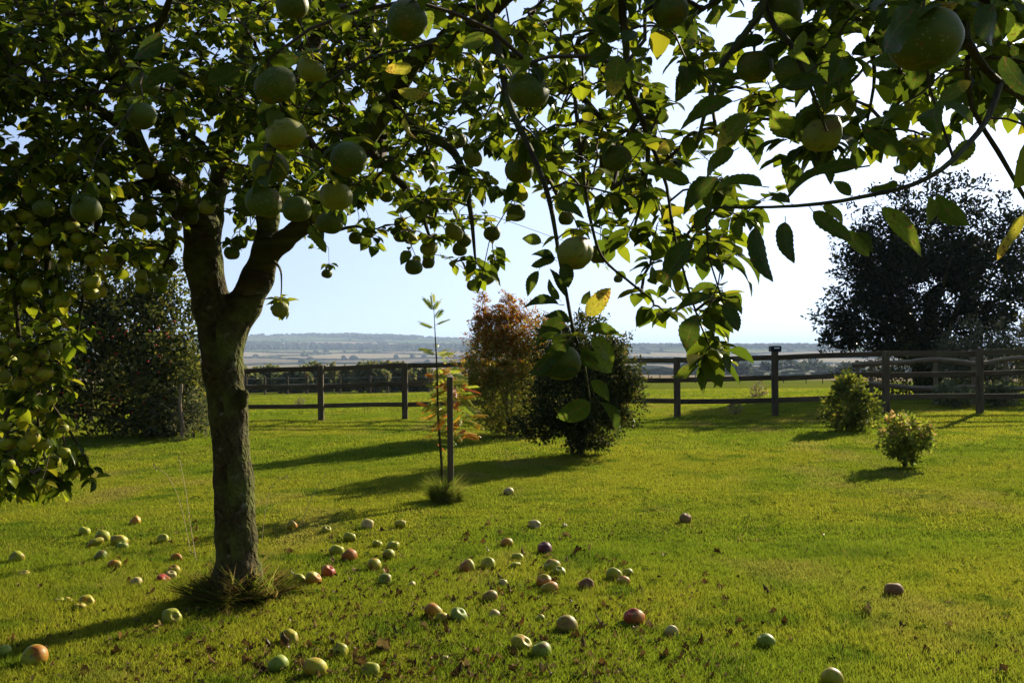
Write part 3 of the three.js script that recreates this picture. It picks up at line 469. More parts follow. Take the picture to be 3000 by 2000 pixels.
// x, y, width in the frame, skin, tilt of the stalk end (0 up, 1 on its side, towards the viewer), label
const windfalls = [
  [80, 1503, 58, 'blush', .9, 'large red-cheeked apple in the trunk shadow at bottom left'], [6, 1493, 38, 'green', .4, 'green apple cut by the left edge in the trunk shadow'], [37, 1279, 36, 'lime', .8, 'yellow-green apple with dark stalk hollow near the left edge'], [54, 1316, 28, 'yellow', .3, 'half-sunk yellow apple just below the one with a stalk hollow at left'],
  [194, 1218, 27, 'lime', .2, 'small yellow-green apple at the upper left of the left cluster'], [236, 1230, 36, 'lime', .4, 'largest green apple of the left cluster'], [219, 1246, 38, 'blush', .5, 'half red half green apple in the left cluster'], [274, 1239, 36, 'yellow', .3, 'yellowish apple at the right of the left cluster'], [281, 1252, 26, 'green', .2, 'small green apple tucked before the yellowish one in the left cluster'], [230, 1275, 32, 'green', .6, 'green apple lying just below the left cluster'],
  [263, 1294, 29, 'orange', .4, 'orange apple beside a crumpled leaf below the left cluster'], [310, 1195, 25, 'orange', .5, 'small apple with orange top above the left cluster'], [374, 1236, 27, 'lime', .7, 'lone pale green apple between the left cluster and the trunk'], [400, 1307, 29, 'orange', .3, 'orange apple, uppermost of three by the trunk'], [391, 1320, 29, 'pale', .3, 'pale yellow apple, middle of three by the trunk'], [377, 1329, 33, 'red', .6, 'flat red apple, lowest of three by the trunk'],
  [405, 1283, 28, 'orange', 1.2, 'orange chewed apple half just left of the trunk grass'], [313, 1335, 27, 'pale', .8, 'pale apple with open core left of the three by the trunk'], [200, 1379, 35, 'yellow', .9, 'yellow apple, larger of a pair below the left cluster'], [185, 1391, 25, 'yellow', .2, 'small yellow apple touching the larger yellow one at left'], [135, 1377, 24, 'lime', .2, 'half-hidden yellow-green apple left of the yellow pair'], [160, 1377, 24, 'yellow', .5, 'half-hidden yellow apple next to the yellow pair'],
  [395, 1414, 46, 'lime', .8, 'green-yellow apple at the edge of the trunk shadow'], [672, 1205, 25, 'orange', .5, 'red-orange apple just right of the trunk at mid height'], [750, 1215, 23, 'lime', .5, 'small yellow-green apple right of the red-orange one'], [803, 1231, 30, 'lime', .3, 'yellow-green apple above the red and green pair'], [844, 1202, 27, 'pale', .9, 'pale apple showing its stalk hollow, far right of trunk'], [920, 1202, 25, 'yellow', .5, 'farthest yellow apple right of the one with a stalk hollow'],
  [774, 1263, 34, 'lime', .3, 'green apple, left of the red and green pair'], [802, 1273, 37, 'red', .6, 'red apple, right of the red and green pair'], [867, 1247, 23, 'lime', .3, 'smallest green apple right of the red and green pair'], [903, 1251, 27, 'lime', .2, 'yellow-green apple, rightmost of three small ones'], [893, 1271, 29, 'lime', .6, 'yellow-green apple, lowest of three small ones'], [859, 1294, 35, 'yellow', .4, 'plain yellow apple below the three small ones'],
  [754, 1311, 34, 'red', .4, 'red and yellow apple, topmost of three right of the trunk foot'], [688, 1327, 30, 'lime', .7, 'green apple, leftmost of three right of the trunk foot'], [720, 1326, 38, 'orange', .6, 'orange-yellow apple, middle of three right of the trunk foot'], [884, 1329, 33, 'green', .9, 'green apple with open stalk hollow below the plain yellow one'], [946, 1341, 17, 'pale', .4, 'tiny pale apple right of the green one with a hollow'],
  [664, 1461, 42, 'yellow', .9, 'yellow apple with pink eye in the front grass right of the trunk shadow'], [639, 1521, 48, 'green', .5, 'green apple under a brown leaf at the bottom'], [725, 1530, 58, 'yellow', .7, 'big yellow apple at the bottom right of the green one'], [781, 1491, 38, 'lime', .6, 'yellow-green apple above the big yellow bottom apple'], [851, 1536, 40, 'lime', .8, 'yellow-green apple sunk in grass at the bottom centre-left'],
  [997, 1400, 44, 'orange', .6, 'orange-cheeked apple, largest of a front trio'], [1016, 1417, 32, 'yellow', .7, 'small yellow apple with hollow, middle of the front trio'], [1054, 1411, 42, 'green', .5, 'bright green apple, right of the front trio'], [1072, 1299, 39, 'blush', .4, 'green apple with red edge, left of a mid-lawn pair'], [1121, 1293, 36, 'lime', .6, 'dull green apple, right of a mid-lawn pair'], [1164, 1245, 29, 'orange', .4, 'orange-red apple left of the dark red one'],
  [1182, 1299, 32, 'lime', .6, 'half-sunk green apple right of the mid-lawn pair'], [1189, 1277, 26, 'lime', .2, 'little green apple below the orange-red one'], [1125, 1367, 37, 'russet', .5, 'brownish apple with a green side above the front trio'], [1251, 1257, 36, 'dark', .3, 'dark red apple in the middle of the lawn'], [1268, 1297, 37, 'blush', .6, 'red and green apple below the dark red one'], [1285, 1311, 29, 'lime', .4, 'yellow-green apple tucked under the red and green one'], [1250, 1333, 38, 'orange', .5, 'orange-green apple, upper of two touching'], [1263, 1347, 38, 'orange', .4, 'orange-green apple, lower of two touching'],
  [1155, 1337, 24, 'pale', .3, 'small pale apple left of the two touching orange ones'], [1347, 1341, 34, 'brown', .8, 'rotten brown hollow apple'], [1411, 1317, 38, 'lime', .5, 'green apple, left of a trio at centre right'], [1442, 1313, 27, 'lime', .3, 'small green apple, right of a trio at centre right'], [1431, 1332, 31, 'orange', .4, 'orange apple, lowest of a trio at centre right'], [1574, 1188, 28, 'brown', .3, 'lone brownish pink apple far out on the lawn'], [1168, 1127, 24, 'pale', .4, 'pale far apple right of the sapling tuft'],
  [1302, 1431, 48, 'russet', .9, 'brown and green apple with deep hollow'], [1456, 1414, 50, 'red', .35, 'glossy red apple at centre right front'], [1198, 1474, 46, 'yellow', .7, 'golden apple, left of a touching front pair'], [1244, 1489, 46, 'green', .4, 'plain green apple, right of a touching front pair'], [1136, 1409, 26, 'pale', .9, 'pale brown chewed apple right of the front trio'], [1241, 1419, 24, 'lime', .4, 'small lime apple left of the deep-hollow brown one'], [1228, 1203, 26, 'pale', 1.1, 'pale chewed apple core far out above the dark red apple'],
  [2053, 1351, 42, 'brown', .2, 'lone brown-red apple on the right side of the lawn'], [1759, 1469, 42, 'green', .4, 'lone shiny green apple at right front'], [1912, 1554, 54, 'yellow', .7, 'golden apple cut by the bottom edge at right'], [1023, 1510, 18, 'pale', .3, 'tiny pale apple in the bottom centre grass'], [1297, 1206, 13, 'pale', .4, 'tiny white far apple scrap right of the chewed core'], [1542, 1451, 36, 'pale', 1.3, 'pale apple slice lying flat right of the red apple']];
windfalls.forEach(([x, y, w, kind, tilt, label], i) => {
  const flat = /slice|half|flat/.test(label) ? .6 : 1, g = G(x, y + w * .40 * flat), s = w * -g.z / FV, m = mesh('windfall_apple', appleGeos[i % 4], appleMats[kind]);
  m.scale.set(s, s * (.9 + .14 * hash2(i, 3)) * flat, s * (.94 + .1 * hash2(i, 4))); m.position.copy(g); m.position.y += s * .31 * flat; const a = tilt > .75 ? rr(-.7, .7) : rr(0, 6.28);
  m.rotation.set(tilt * 1.25, 0, 0); m.rotateOnWorldAxis(V3(0, 1, 0), a); m.rotateY(rr(0, 6.28)); tag(m, label, 'apple', 'windfall apples on the lawn');
});
// dead leaves on the grass
const deadGeos = [0, 1, 2, 3].map(q => { const g = leafGeo({ n: 9, w: .3, serr: .25, fold: [1.1, -.9, 1.6, .6][q], curl: [.9, -.7, .4, 1.3][q], wave: .15, stalk: .1 }); return g; });
const deadMats = [[.06, .035, .008], [.11, .068, .017], [.19, .13, .038], [.04, .024, .007], [.13, .068, .015]].map(c => thinMat({ color: col(...c), transmission: .2, clearcoat: .1 }));
function deadLeaf(x, y, len, q, label, group) {
  const g = G(x, y), m = mesh('fallen_leaf', deadGeos[q % 4], deadMats[(q * 7 + (x | 0)) % 5]); g.y += rr(.012, .03);
  m.applyMatrix4(leafMatrix(g, V3(rr(-1, 1), rr(-.12, .2), rr(-1, 1)), V3(gauss() * .4, 1, gauss() * .4), len, rr(.8, 1.2))); tag(m, label, 'leaf', group);
}
[[362, 1459, .11, 'crumpled orange-brown leaf between the trunk shadow and the bottom edge'], [418, 1421, .07, 'tan curled leaf touching the green-yellow apple'], [270, 1478, .11, 'long reddish brown leaf left of the crumpled orange one'], [240, 1500, .08, 'dark curled leaf below the long reddish one'], [178, 1550, .12, 'big dark brown leaf at the bottom left edge'], [660, 1496, .11, 'pinkish brown leaf lying on the bottom green apple'], [860, 1495, .13, 'large dark heap-like leaf at bottom centre-left'], [1770, 1410, .11, 'upright dark red-brown leaf standing in the right lawn'], [1490, 1416, .08, 'brown curled leaf touching the glossy red apple'], [1400, 1445, .11, 'long dark leaf left of the glossy red apple'], [1335, 1473, .10, 'pale crumpled leaf in the front centre lawn'], [1330, 1532, .11, 'brown crumpled leaf near the bottom centre'], [735, 1363, .1, 'dark leaf pair right of the trunk grass'], [1350, 1500, .09, 'dark curled leaf below the pale crumpled one'], [2080, 1448, .07, 'pale upturned leaf chip on the right front lawn'], [812, 1425, .07, 'pale leaf curl above the front grass gap'], [180, 1302, .08, 'dark curled leaf left of the orange apple by the left cluster'], [280, 1298, .08, 'crumpled tan leaf right of the orange apple']].forEach(([x, y, l, t], i) => deadLeaf(x, y, l * .8, i, t, 'fallen leaves on the lawn'));
for (let i = 0; i < 330; i++) {
  const x = rnd() < .7 ? 1100 + gauss() * 620 : rr(0, 2352), y = 1200 + 370 * Math.pow(rnd(), .75); if (x < 0 || x > 2352 || (x > 1700 && rnd() < .6)) continue;
  deadLeaf(x, y, rr(.035, .078), i, `small ${['dark brown', 'brown', 'tan', 'blackish', 'rust-brown'][(i * 7 + (x | 0)) % 5]} dead leaf ${y < 1330 ? 'far out' : y < 1450 ? 'midway' : 'close up'} on the lawn ${x < 480 ? 'left of the trunk' : x < 1000 ? 'just right of the trunk' : x < 1500 ? 'before the dark bush' : 'towards the right edge'}`, 'small dead leaves in the grass');
}
{
  const items = [];
  for (let i = 0; i < 2600; i++) { const x = rnd() < .75 ? 950 + gauss() * 700 : rr(0, 2352), y = 1190 + 390 * Math.pow(rnd(), .8); if (x < -100 || x > 2450 || (x > 1700 && rnd() < .65)) continue; const g = G(x, y); g.y += rr(.006, .028); items.push({ m: leafMatrix(g, V3(rr(-1, 1), rr(-.2, .5), rr(-1, 1)), V3(gauss() * .6, 1, gauss() * .6), rr(.012, .032)), c: vary(pick([.06, .032, .012], [.10, .06, .02], [.17, .11, .045], [.035, .02, .01]), .3, .1) }); }
  scatter('leaf_litter', [deadGeos[0], deadGeos[2]], thinMat({ transmission: .2, clearcoat: .05 }), items, null, 'scraps of brown leaf litter strewn through the grass under the apple tree', 'leaf litter');
  // broad-leaved lawn weeds
  const weed = [], wl = [cheapLeaf(.42, .2, .3)];
  for (let k = 0; k < 520; k++) { const d = Math.sqrt(rr(12, 180)), x = rr(-.6, .6) * d, z = -d; if (fbm(x * .9, z * .9, 57, 3) < .5) continue; for (let i = 0; i < 9; i++) { const a = rr(0, 6.28), p = V3(x + gauss() * .03, 0, z + gauss() * .03); p.y = ground(p.x, p.z) + rr(.012, .03); weed.push({ m: leafMatrix(p, V3(Math.cos(a), .25, Math.sin(a)), V3(0, 1, 0), rr(.018, .034)), c: vary([.07, .115, .012], .2, .08) }); } }
  scatter('lawn_weeds', wl, grassMat, weed, null, 'low clover and broad-leaved weeds in patches of the lawn', 'weeds');
}

// ------------------------------------------------------------------ the apple tree
const TB = G(547, 1378), tree = thing('apple_tree', 'old forked apple tree laden with green apples, its boughs arching over the view', 'apple tree', TB), TL = p => p.clone().sub(TB);
const NODE = (x, y, w, d) => ({ p: P(x, y, d), r: w * .46 * d / FV });
const D0 = -TB.z;
const path = a => a.map(q => NODE(...q));
const trunkPath = path([[549, 1420, 130, D0], [547, 1370, 114, D0], [545, 1320, 102, D0], [542, 1230, 97, D0], [536, 1100, 93, D0], [524, 950, 91, D0], [512, 850, 95, D0], [508, 780, 108, D0]]);
const limbs = [
  path([[508, 780, 100, D0], [484, 700, 92, D0], [466, 600, 92, D0 - .03], [462, 520, 84, D0 - .08], [430, 468, 68, 5.5], [380, 418, 56, 5.4], [330, 365, 50, 5.3], [297, 290, 44, 5.25], [280, 200, 40, 5.2], [240, 60, 34, 5.2], [190, -150, 24, 5.1], [150, -330, 12, 5]]),
  path([[470, 560, 78, D0], [482, 500, 60, 5.75], [502, 420, 48, 5.85], [530, 280, 42, 5.9], [560, 100, 34, 6], [560, -150, 24, 6.1], [570, -350, 10, 6.1]]),
  path([[510, 775, 96, D0], [558, 705, 84, D0], [590, 640, 76, D0 - .04], [612, 572, 66, 5.55], [615, 500, 56, 5.6], [612, 420, 47, 5.65], [640, 300, 42, 5.7], [700, 150, 36, 5.8], [760, 0, 30, 5.8], [800, -160, 22, 5.8], [820, -340, 10, 5.8]]),
  path([[608, 590, 58, 5.56], [650, 553, 50, 5.45], [700, 513, 44, 5.3], [760, 440, 42, 5.1], [840, 330, 42, 4.8], [900, 230, 44, 4.5], [960, 130, 46, 4.2], [1050, 85, 44, 3.9], [1130, 20, 42, 3.6], [1250, -90, 40, 3.2], [1450, -200, 40, 2.8], [1700, -250, 40, 2.45], [2000, -210, 40, 2.05], [2190, -60, 40, 1.8], [2220, 100, 28, 1.7]])];
const branches = [
  [[365, 415, 42, 5.38], [280, 445, 36, 5.35], [200, 470, 30, 5.3], [100, 500, 26, 5.2], [0, 520, 24, 5.1], [-120, 545, 18, 5], [-220, 600, 8, 4.9]],
  [[297, 300, 30, 5.25], [200, 240, 24, 5], [100, 210, 20, 4.8], [0, 170, 16, 4.7], [-120, 130, 8, 4.6]],
  [[280, 190, 26, 5.2], [340, 100, 22, 4.8], [380, 20, 18, 4.4], [420, -100, 10, 4.2]],
  [[640, 300, 28, 5.7], [560, 230, 22, 5.3], [480, 190, 18, 4.9], [400, 170, 10, 4.6]],
  [[700, 150, 26, 5.8], [820, 110, 20, 5.9], [950, 60, 16, 6], [1080, 30, 10, 6]],
  [[900, 235, 30, 4.5], [938, 287, 26, 4.4], [1029, 336, 22, 4.2], [1060, 385, 18, 4.1], [1081, 490, 12, 4], [1092, 600, 6, 4]],
  [[840, 335, 28, 4.8], [900, 400, 20, 4.9], [960, 470, 14, 4.9], [985, 540, 8, 4.9]],
  [[1130, 20, 26, 3.6], [1150, 140, 20, 3.3], [1172, 245, 18, 3], [1221, 350, 15, 2.8], [1250, 420, 13, 2.7], [1264, 469, 12, 2.65], [1285, 590, 10, 2.6], [1302, 680, 9, 2.55], [1318, 760, 8, 2.5], [1340, 830, 7, 2.5], [1354, 912, 5, 2.5]],
  [[1050, 85, 26, 3.9], [1180, 130, 20, 4], [1300, 190, 17, 4], [1400, 300, 12, 4], [1440, 400, 7, 4]],
  [[1450, -200, 28, 2.8], [1430, 0, 22, 2.9], [1440, 120, 20, 2.9], [1442, 203, 18, 2.95], [1487, 308, 14, 3], [1480, 430, 10, 3], [1455, 530, 6, 3]],
  [[1487, 308, 12, 3], [1530, 420, 9, 2.95], [1545, 520, 8, 2.9], [1570, 620, 6, 2.9], [1600, 720, 5, 2.9], [1632, 800, 4, 2.9]],
  [[1320, 210, 12, 4], [1340, 400, 9, 3.4], [1360, 520, 8, 3.3], [1385, 592, 7, 3.3], [1450, 650, 6, 3.3], [1500, 690, 4, 3.3]],
  [[1700, -250, 30, 2.45], [1757, 0, 20, 2.3], [1708, 81, 18, 2.25], [1660, 150, 14, 2.2], [1620, 260, 11, 2.1], [1600, 340, 7, 2.1]],
  [[1745, -60, 18, 2.35], [1778, 60, 14, 2.3], [1813, 91, 13, 2.25], [1841, 150, 12, 2.2], [1872, 225, 9, 2.2], [1900, 300, 6, 2.2]],
  [[2300, 190, 17, 1.76], [2268, 275, 15, 1.63], [2212, 345, 14, 1.51], [2150, 398, 13, 1.42], [2080, 430, 12, 1.38], [1980, 452, 11, 1.35], [1900, 466, 10, 1.33], [1780, 475, 8, 1.32], [1640, 476, 7, 1.3]],
  [[1650, 477, 7, 1.3], [1622, 500, 6, 1.3], [1628, 590, 5, 1.32], [1660, 690, 4, 1.33], [1674, 725, 3, 1.33]],
  [[2220, 90, 28, 1.7], [2260, 150, 20, 1.72], [2300, 190, 20, 1.76], [2360, 230, 18, 1.8], [2450, 300, 10, 1.85]],
  [[2225, 130, 14, 1.75], [2226, 200, 12, 1.88], [2240, 260, 12, 1.9], [2290, 340, 12, 1.9], [2330, 410, 11, 1.9], [2375, 485, 9, 1.9]],
  [[105, 500, 20, 5.2], [108, 600, 16, 5.1], [103, 690, 13, 5.05], [98, 830, 10, 5], [85, 940, 8, 5], [105, 1060, 6, 5], [140, 1120, 3, 5]],
  [[98, 830, 9, 5], [130, 940, 8, 4.95], [165, 1000, 7, 4.95], [200, 1060, 5, 4.95], [208, 1098, 3, 4.95]],
  [[20, 516, 18, 5.12], [30, 650, 14, 5.05], [45, 850, 9, 5], [20, 1000, 7, 5], [30, 1105, 4, 5]],
  [[230, 460, 16, 5.3], [215, 560, 11, 5.25], [190, 680, 8, 5.2], [172, 800, 5, 5.2]],
  [[616, 592, 12, 5.55], [640, 612, 6, 5.42], [646, 650, 4, 5.2], [644, 694, 3, 5.1]],
  [[390, 430, 20, 5.4], [400, 500, 12, 5.2], [395, 570, 9, 5.1], [360, 640, 5, 5.05]],
  [[700, 515, 16, 5.3], [760, 530, 11, 5.1], [820, 520, 7, 5], [850, 530, 4, 5]],
  [[1700, -250, 26, 2.45], [1850, -100, 18, 2.6], [1960, 20, 14, 2.7], [2010, 150, 10, 2.8], [1990, 300, 6, 2.9]]].map(path);
{
  // trunk and fork as one surface
  const cen = P(545, 880, D0), half = 1.42, res = 116, mc = new MarchingCubes(res, new THREE.MeshBasicMaterial(), false, false, 260000);
  const caps = []; const add = (a, k = a.length) => { for (let i = 0; i < Math.min(k, a.length) - 1; i++) caps.push([a[i].p, a[i + 1].p, a[i].r, a[i + 1].r]); };
  add(trunkPath); add(limbs[0], 6); add(limbs[1], 3); add(limbs[2], 6); add(limbs[3], 4);
  for (let k = 0; k < 7; k++) { const a = k / 7 * 6.283 + .4, r = rr(.14, .2); caps.push([TB.clone().add(V3(Math.cos(a) * r, -.12, Math.sin(a) * r)), TB.clone().add(V3(Math.cos(a) * .05, .16, Math.sin(a) * .05)), .03, .08]); }
  caps.push([P(560, 905, D0 - .09), P(556, 925, D0 - .085), .03, .03]);                  // old pruning callus
  const h = res / 2, q = V3(0, 0, 0);
  for (let z = 0; z < res; z++) for (let y = 0; y < res; y++) for (let x = 0; x < res; x++) {
    q.set(cen.x + (x - h) / h * half, cen.y + (y - h) / h * half, cen.z + (z - h) / h * half);
    let s = 1;
    for (const [a, b, ra, rb] of caps) {
      const bx = b.x - a.x, by = b.y - a.y, bz = b.z - a.z, px = q.x - a.x, py = q.y - a.y, pz = q.z - a.z, t = clamp((px * bx + py * by + pz * bz) / (bx * bx + by * by + bz * bz));
      const e = Math.sqrt((px - bx * t) ** 2 + (py - by * t) ** 2 + (pz - bz * t) ** 2) - lerp(ra, rb, t), kk = .035, m = clamp(.5 + .5 * (e - s) / kk); s = lerp(e, s, m) - kk * m * (1 - m);
    }
    if (Math.abs(s) < .1) s += .013 * (fbm(q.x * 9 + 3, q.y * 7, 5, 3) + fbm(q.z * 9, q.y * 8 + 4, 6, 3) - 1);
    mc.field[x + y * res + z * res * res] = -s;
  }
  mc.isolation = 0; mc.update();
  const n = mc.count, pos = new Float32Array(n * 3), nor = mc.normalArray.slice(0, n * 3), uv = new Float32Array(n * 2);
  for (let i = 0; i < n; i++) { pos[i * 3] = cen.x + mc.positionArray[i * 3] * half - TB.x; pos[i * 3 + 1] = cen.y + mc.positionArray[i * 3 + 1] * half - TB.y; pos[i * 3 + 2] = cen.z + mc.positionArray[i * 3 + 2] * half - TB.z; }
  for (let i = 0; i < n; i += 3) {
    const u = []; for (let k = 0; k < 3; k++) { const j = (i + k) * 3, xc = interp([[0, 0], [1, -.04], [1.5, -.09], [2.6, -.1]], pos[j + 1]); u.push(Math.atan2(pos[j] - xc, pos[j + 2]) / 6.283); uv[(i + k) * 2 + 1] = pos[j + 1] / .8; }
    if (Math.max(...u) - Math.min(...u) > .5) for (let k = 0; k < 3; k++) if (u[k] < 0) u[k] += 1;
    for (let k = 0; k < 3; k++) uv[(i + k) * 2] = u[k];
  }
  const g = new THREE.BufferGeometry(); g.setAttribute('position', new THREE.BufferAttribute(pos, 3)); g.setAttribute('uv', new THREE.BufferAttribute(uv, 2));
  const gm = mergeVertices(g, 1e-4); gm.computeVertexNormals();
  mesh('trunk', gm, barkMat, tree);
}
const nodes = [];                                        // points that twigs may grow from
const branchMat = std({ map: barkTex, bumpMap: barkBump, bumpScale: .008, color: col(.75, .72, .66), roughness: .85 });
function limbMesh(name, a, from, seg, mat = barkMat) {
  const c = a.slice(from), cv = new THREE.CatmullRomCurve3(c.map(q => q.p), false, 'centripetal'), n = Math.max(4, Math.round(cv.getLength() / .05)), pts = [], rad = [];
  for (let i = 0; i <= n; i++) { const f = i / n * (c.length - 1), k = Math.min(c.length - 2, Math.floor(f)), p = cv.getPoint(i / n); pts.push(TL(p)); rad.push(lerp(c[k].r, c[k + 1].r, f - k)); if (i > 1) nodes.push({ p, r: rad[i] }); }
  mesh(name, tube(pts, rad, seg, .12), mat, tree);
}
limbs.forEach((l, i) => limbMesh('limb', l, [4, 2, 4, 2][i], 12));
branches.forEach(b => limbMesh('branch', b, 0, 8, branchMat));

// crown: leaf spurs spread through the volume, each joined by twigs to the boughs
const BOTTOM = [[-300, 1050], [0, 640], [120, 600], [200, 640], [330, 630], [420, 600], [470, 480], [560, 500], [640, 520], [700, 520], [780, 500], [860, 470], [930, 560], [1000, 560], [1050, 570], [1110, 650], [1160, 570], [1210, 500], [1280, 520], [1400, 560], [1480, 640], [1545, 760], [1640, 790], [1690, 620], [1780, 480], [1900, 450], [2000, 430], [2150, 420], [2250, 360], [2352, 340], [2700, 300]];
const DEPTH = [[-300, 4.9], [0, 5.0], [300, 5.3], [600, 5.7], [900, 5.3], [1100, 4.6], [1300, 4.1], [1600, 3.4], [1900, 2.9], [2352, 2.4], [2700, 2.3]], SPREAD = [[0, .9], [350, 1.1], [700, 1.6], [1200, 1.3], [1600, .9], [2352, .8]];
const GAPS = [[1970, 260, 55, 120], [2010, 150, 40, 60], [1560, 90, 30, 40], [2290, 300, 45, 60], [2300, 60, 30, 50], [600, 590, 60, 60], [1740, 340, 30, 26], [150, 265, 40, 22], [30, 300, 45, 55], [470, 300, 22, 26], [500, 400, 30, 24], [215, 400, 30, 25], [1150, 480, 34, 40], [880, 500, 40, 40]];
// apples on the tree: x, y, width in the frame, true width in cm, skin
const hung = [[933, 45, 95, 9.4], [672, 8, 74, 9], [630, 195, 92, 9.4], [655, 305, 88, 9.4], [620, 385, 82, 9.4], [605, 462, 86, 9.4], [680, 480, 64, 9], [772, 450, 76, 9.2], [800, 365, 82, 9.4], [757, 510, 60, 9], [1213, 205, 90, 9.4], [715, 160, 62, 9], [325, 265, 64, 9], [332, 196, 60, 9], [195, 480, 67, 8.6], [475, 475, 38, 8], [432, 435, 30, 7.4], [412, 496, 27, 7.2], [438, 500, 33, 7.8], [404, 520, 25, 7], [550, 503, 34, 8], [550, 556, 36, 8.2], [532, 580, 36, 8], [578, 540, 30, 7.6], [385, 573, 29, 7.4], [392, 610, 33, 7.8], [365, 640, 38, 8], [643, 711, 39, 8.4], [818, 546, 34, 8], [845, 534, 29, 7.4], [920, 540, 36, 8], [985, 570, 38, 8], [950, 613, 41, 8.2], [984, 603, 30, 7.4], [1088, 655, 31, 7.8], [1117, 636, 39, 8.4], [1056, 572, 34, 8], [860, 440, 37, 8], [887, 450, 31, 7.6], [1320, 579, 84, 9.6], [1376, 585, 46, 8.6], [1193, 388, 68, 9], [1416, 362, 68, 9], [1510, 260, 52, 8.8], [1540, 22, 82, 9.2], [1735, 150, 86, 9.2], [1830, 165, 90, 9.4], [1890, 305, 92, 9.4], [1800, 18, 90, 9.4], [2127, 88, 158, 10], [2068, 196, 66, 9], [2112, 250, 62, 8.8], [1936, 15, 72, 9], [1292, 832, 88, 9.6], [1634, 820, 52, 8.6], [1610, 806, 40, 8], [1115, 166, 42, 8.4], [1080, 226, 46, 8.6], [1046, 206, 40, 8.4], [1086, 362, 46, 8.6], [1050, 322, 40, 8.4], [985, 390, 36, 8], [1300, 500, 36, 8], [1398, 556, 32, 7.8], [1665, 480, 44, 7.5], [1420, 640, 22, 7], [750, 628, 24, 7],
  [142, 558, 35, 7.8, 1], [95, 548, 40, 8, 1], [62, 580, 25, 7, 1], [26, 607, 24, 7, 1], [70, 655, 40, 8, 1], [106, 606, 31, 7.4, 1], [138, 616, 30, 7.4, 1], [207, 672, 36, 7.8, 1], [226, 668, 34, 7.6, 1], [225, 560, 30, 7.4, 1], [262, 610, 34, 7.6, 1], [120, 742, 31, 7.4, 1], [145, 738, 28, 7.2, 1], [158, 742, 27, 7, 1], [128, 782, 26, 7, 1], [130, 806, 36, 7.8, 1], [130, 865, 35, 7.8, 1], [48, 880, 38, 8, 2], [40, 935, 32, 7.6, 2], [112, 985, 31, 7.4, 2], [110, 961, 26, 7, 2], [95, 1018, 38, 8, 1], [16, 1114, 29, 7.4, 3], [80, 1112, 37, 7.8, 1], [20, 826, 30, 7.4, 1], [66, 830, 35, 7.8, 1], [286, 586, 34, 7.6], [312, 600, 31, 7.4], [342, 500, 34, 7.8], [345, 626, 35, 7.8], [84, 342, 42, 8.4], [100, 478, 46, 8.4], [240, 440, 34, 7.8], [320, 520, 30, 7.4], [20, 440, 34, 7.8], [180, 590, 28, 7.2, 1], [10, 700, 30, 7.4, 1], [60, 760, 28, 7.2, 1], [25, 345, 32, 7.6], ...Array.from({ length: 52 }, (_, i) => { const y = 430 + 640 * hash2(i, 50), x = (y < 660 ? 330 : 160) * hash2(i, 51), w = 26 + 12 * hash2(i, 52); return [x, y, w, w * .203, 1]; }), ...Array.from({ length: 62 }, (_, i) => { const x = 180 + 1280 * hash2(i, 60), y = 60 + (interp(BOTTOM, x) - 70) * Math.sqrt(hash2(i, 61)), w = (x > 1000 ? 34 : 28) + 10 * hash2(i, 62); return [x, y, w, Math.min(8.6, w * .225), 0]; })];
const fruit = hung.map(([x, y, w, cm]) => { const s = cm / 100, d = FV * s / w, e = new THREE.Euler(gauss() * .3, rr(0, 6.28), gauss() * .3); return { s, d, x, y, e, p: P(x, y, d) }; });
const clusters = [];
for (let tries = 0; clusters.length < 3050 && tries < 120000; tries++) {
  const x = rr(-260, 2560), y = rr(-620, 1000), bot = interp(BOTTOM, x); if (y > bot) continue;
  const edge = smooth(0, 170, bot - y), big = x > 1500 ? .25 : x > 1150 ? .5 : x > 900 ? .8 : 1, dens = (.22 + .78 * edge) * big * (y < 0 ? .5 * smooth(-620, -250, y) + .12 : 1) * (x < 950 && y > 0 && y < 430 ? 2.3 : 1);
  if (rnd() * 1.9 > dens) continue;
  if (GAPS.some(([a, b, c, e]) => ((x - a) / c) ** 2 + ((y - b) / e) ** 2 < 1) && rnd() < .93) continue;
  const d = interp(DEPTH, x) + interp(SPREAD, x) * gauss() * (y < 0 ? 1.2 : .85); if (d < 1.55) continue;
  if (d < 5.9 && y > 220 && y < 500 && Math.abs(x - interp([[220, 284], [290, 297], [365, 330], [418, 380], [468, 430], [500, 458]], y)) < 50 && rnd() < .92) continue;
  const p = P(x, y, d); if (p.y > 4.6 || p.y < .9) continue;
  clusters.push({ p, x, y, d });
}
for (let k = 0; k < 230; k++) {                          // the hanging bough on the left
  const y = rr(480, 1130), w = interp([[480, 260], [640, 240], [760, 170], [900, 130], [1000, 150], [1130, 90]], y), x = interp([[480, 60], [800, 70], [1000, 60], [1130, 50]], y) + gauss() * w * .75; if (x > interp([[480, 420], [620, 330], [720, 220]], y) || x < -260) continue; const d = 5.05 + gauss() * .5; clusters.push({ p: P(x, y, d), x, y, d, hang: true });
}
for (const b of branches) if (b[b.length - 1].p.z < -2.7) for (let k = 0; k < 3; k++) { const e = b[b.length - 1].p, q = b[b.length - 2].p, p = e.clone().lerp(q, k * .12).add(rdir().multiplyScalar(.02 + .03 * k)); clusters.push({ p, x: 1176 - p.x * FV / p.z, y: 0, d: -p.z }); }
for (const f of fruit) clusters.push({ p: f.p.clone().add(V3(.06, .66, .02).multiplyScalar(f.s).applyEuler(f.e)), x: f.x, y: f.y, d: f.d, fruit: true });
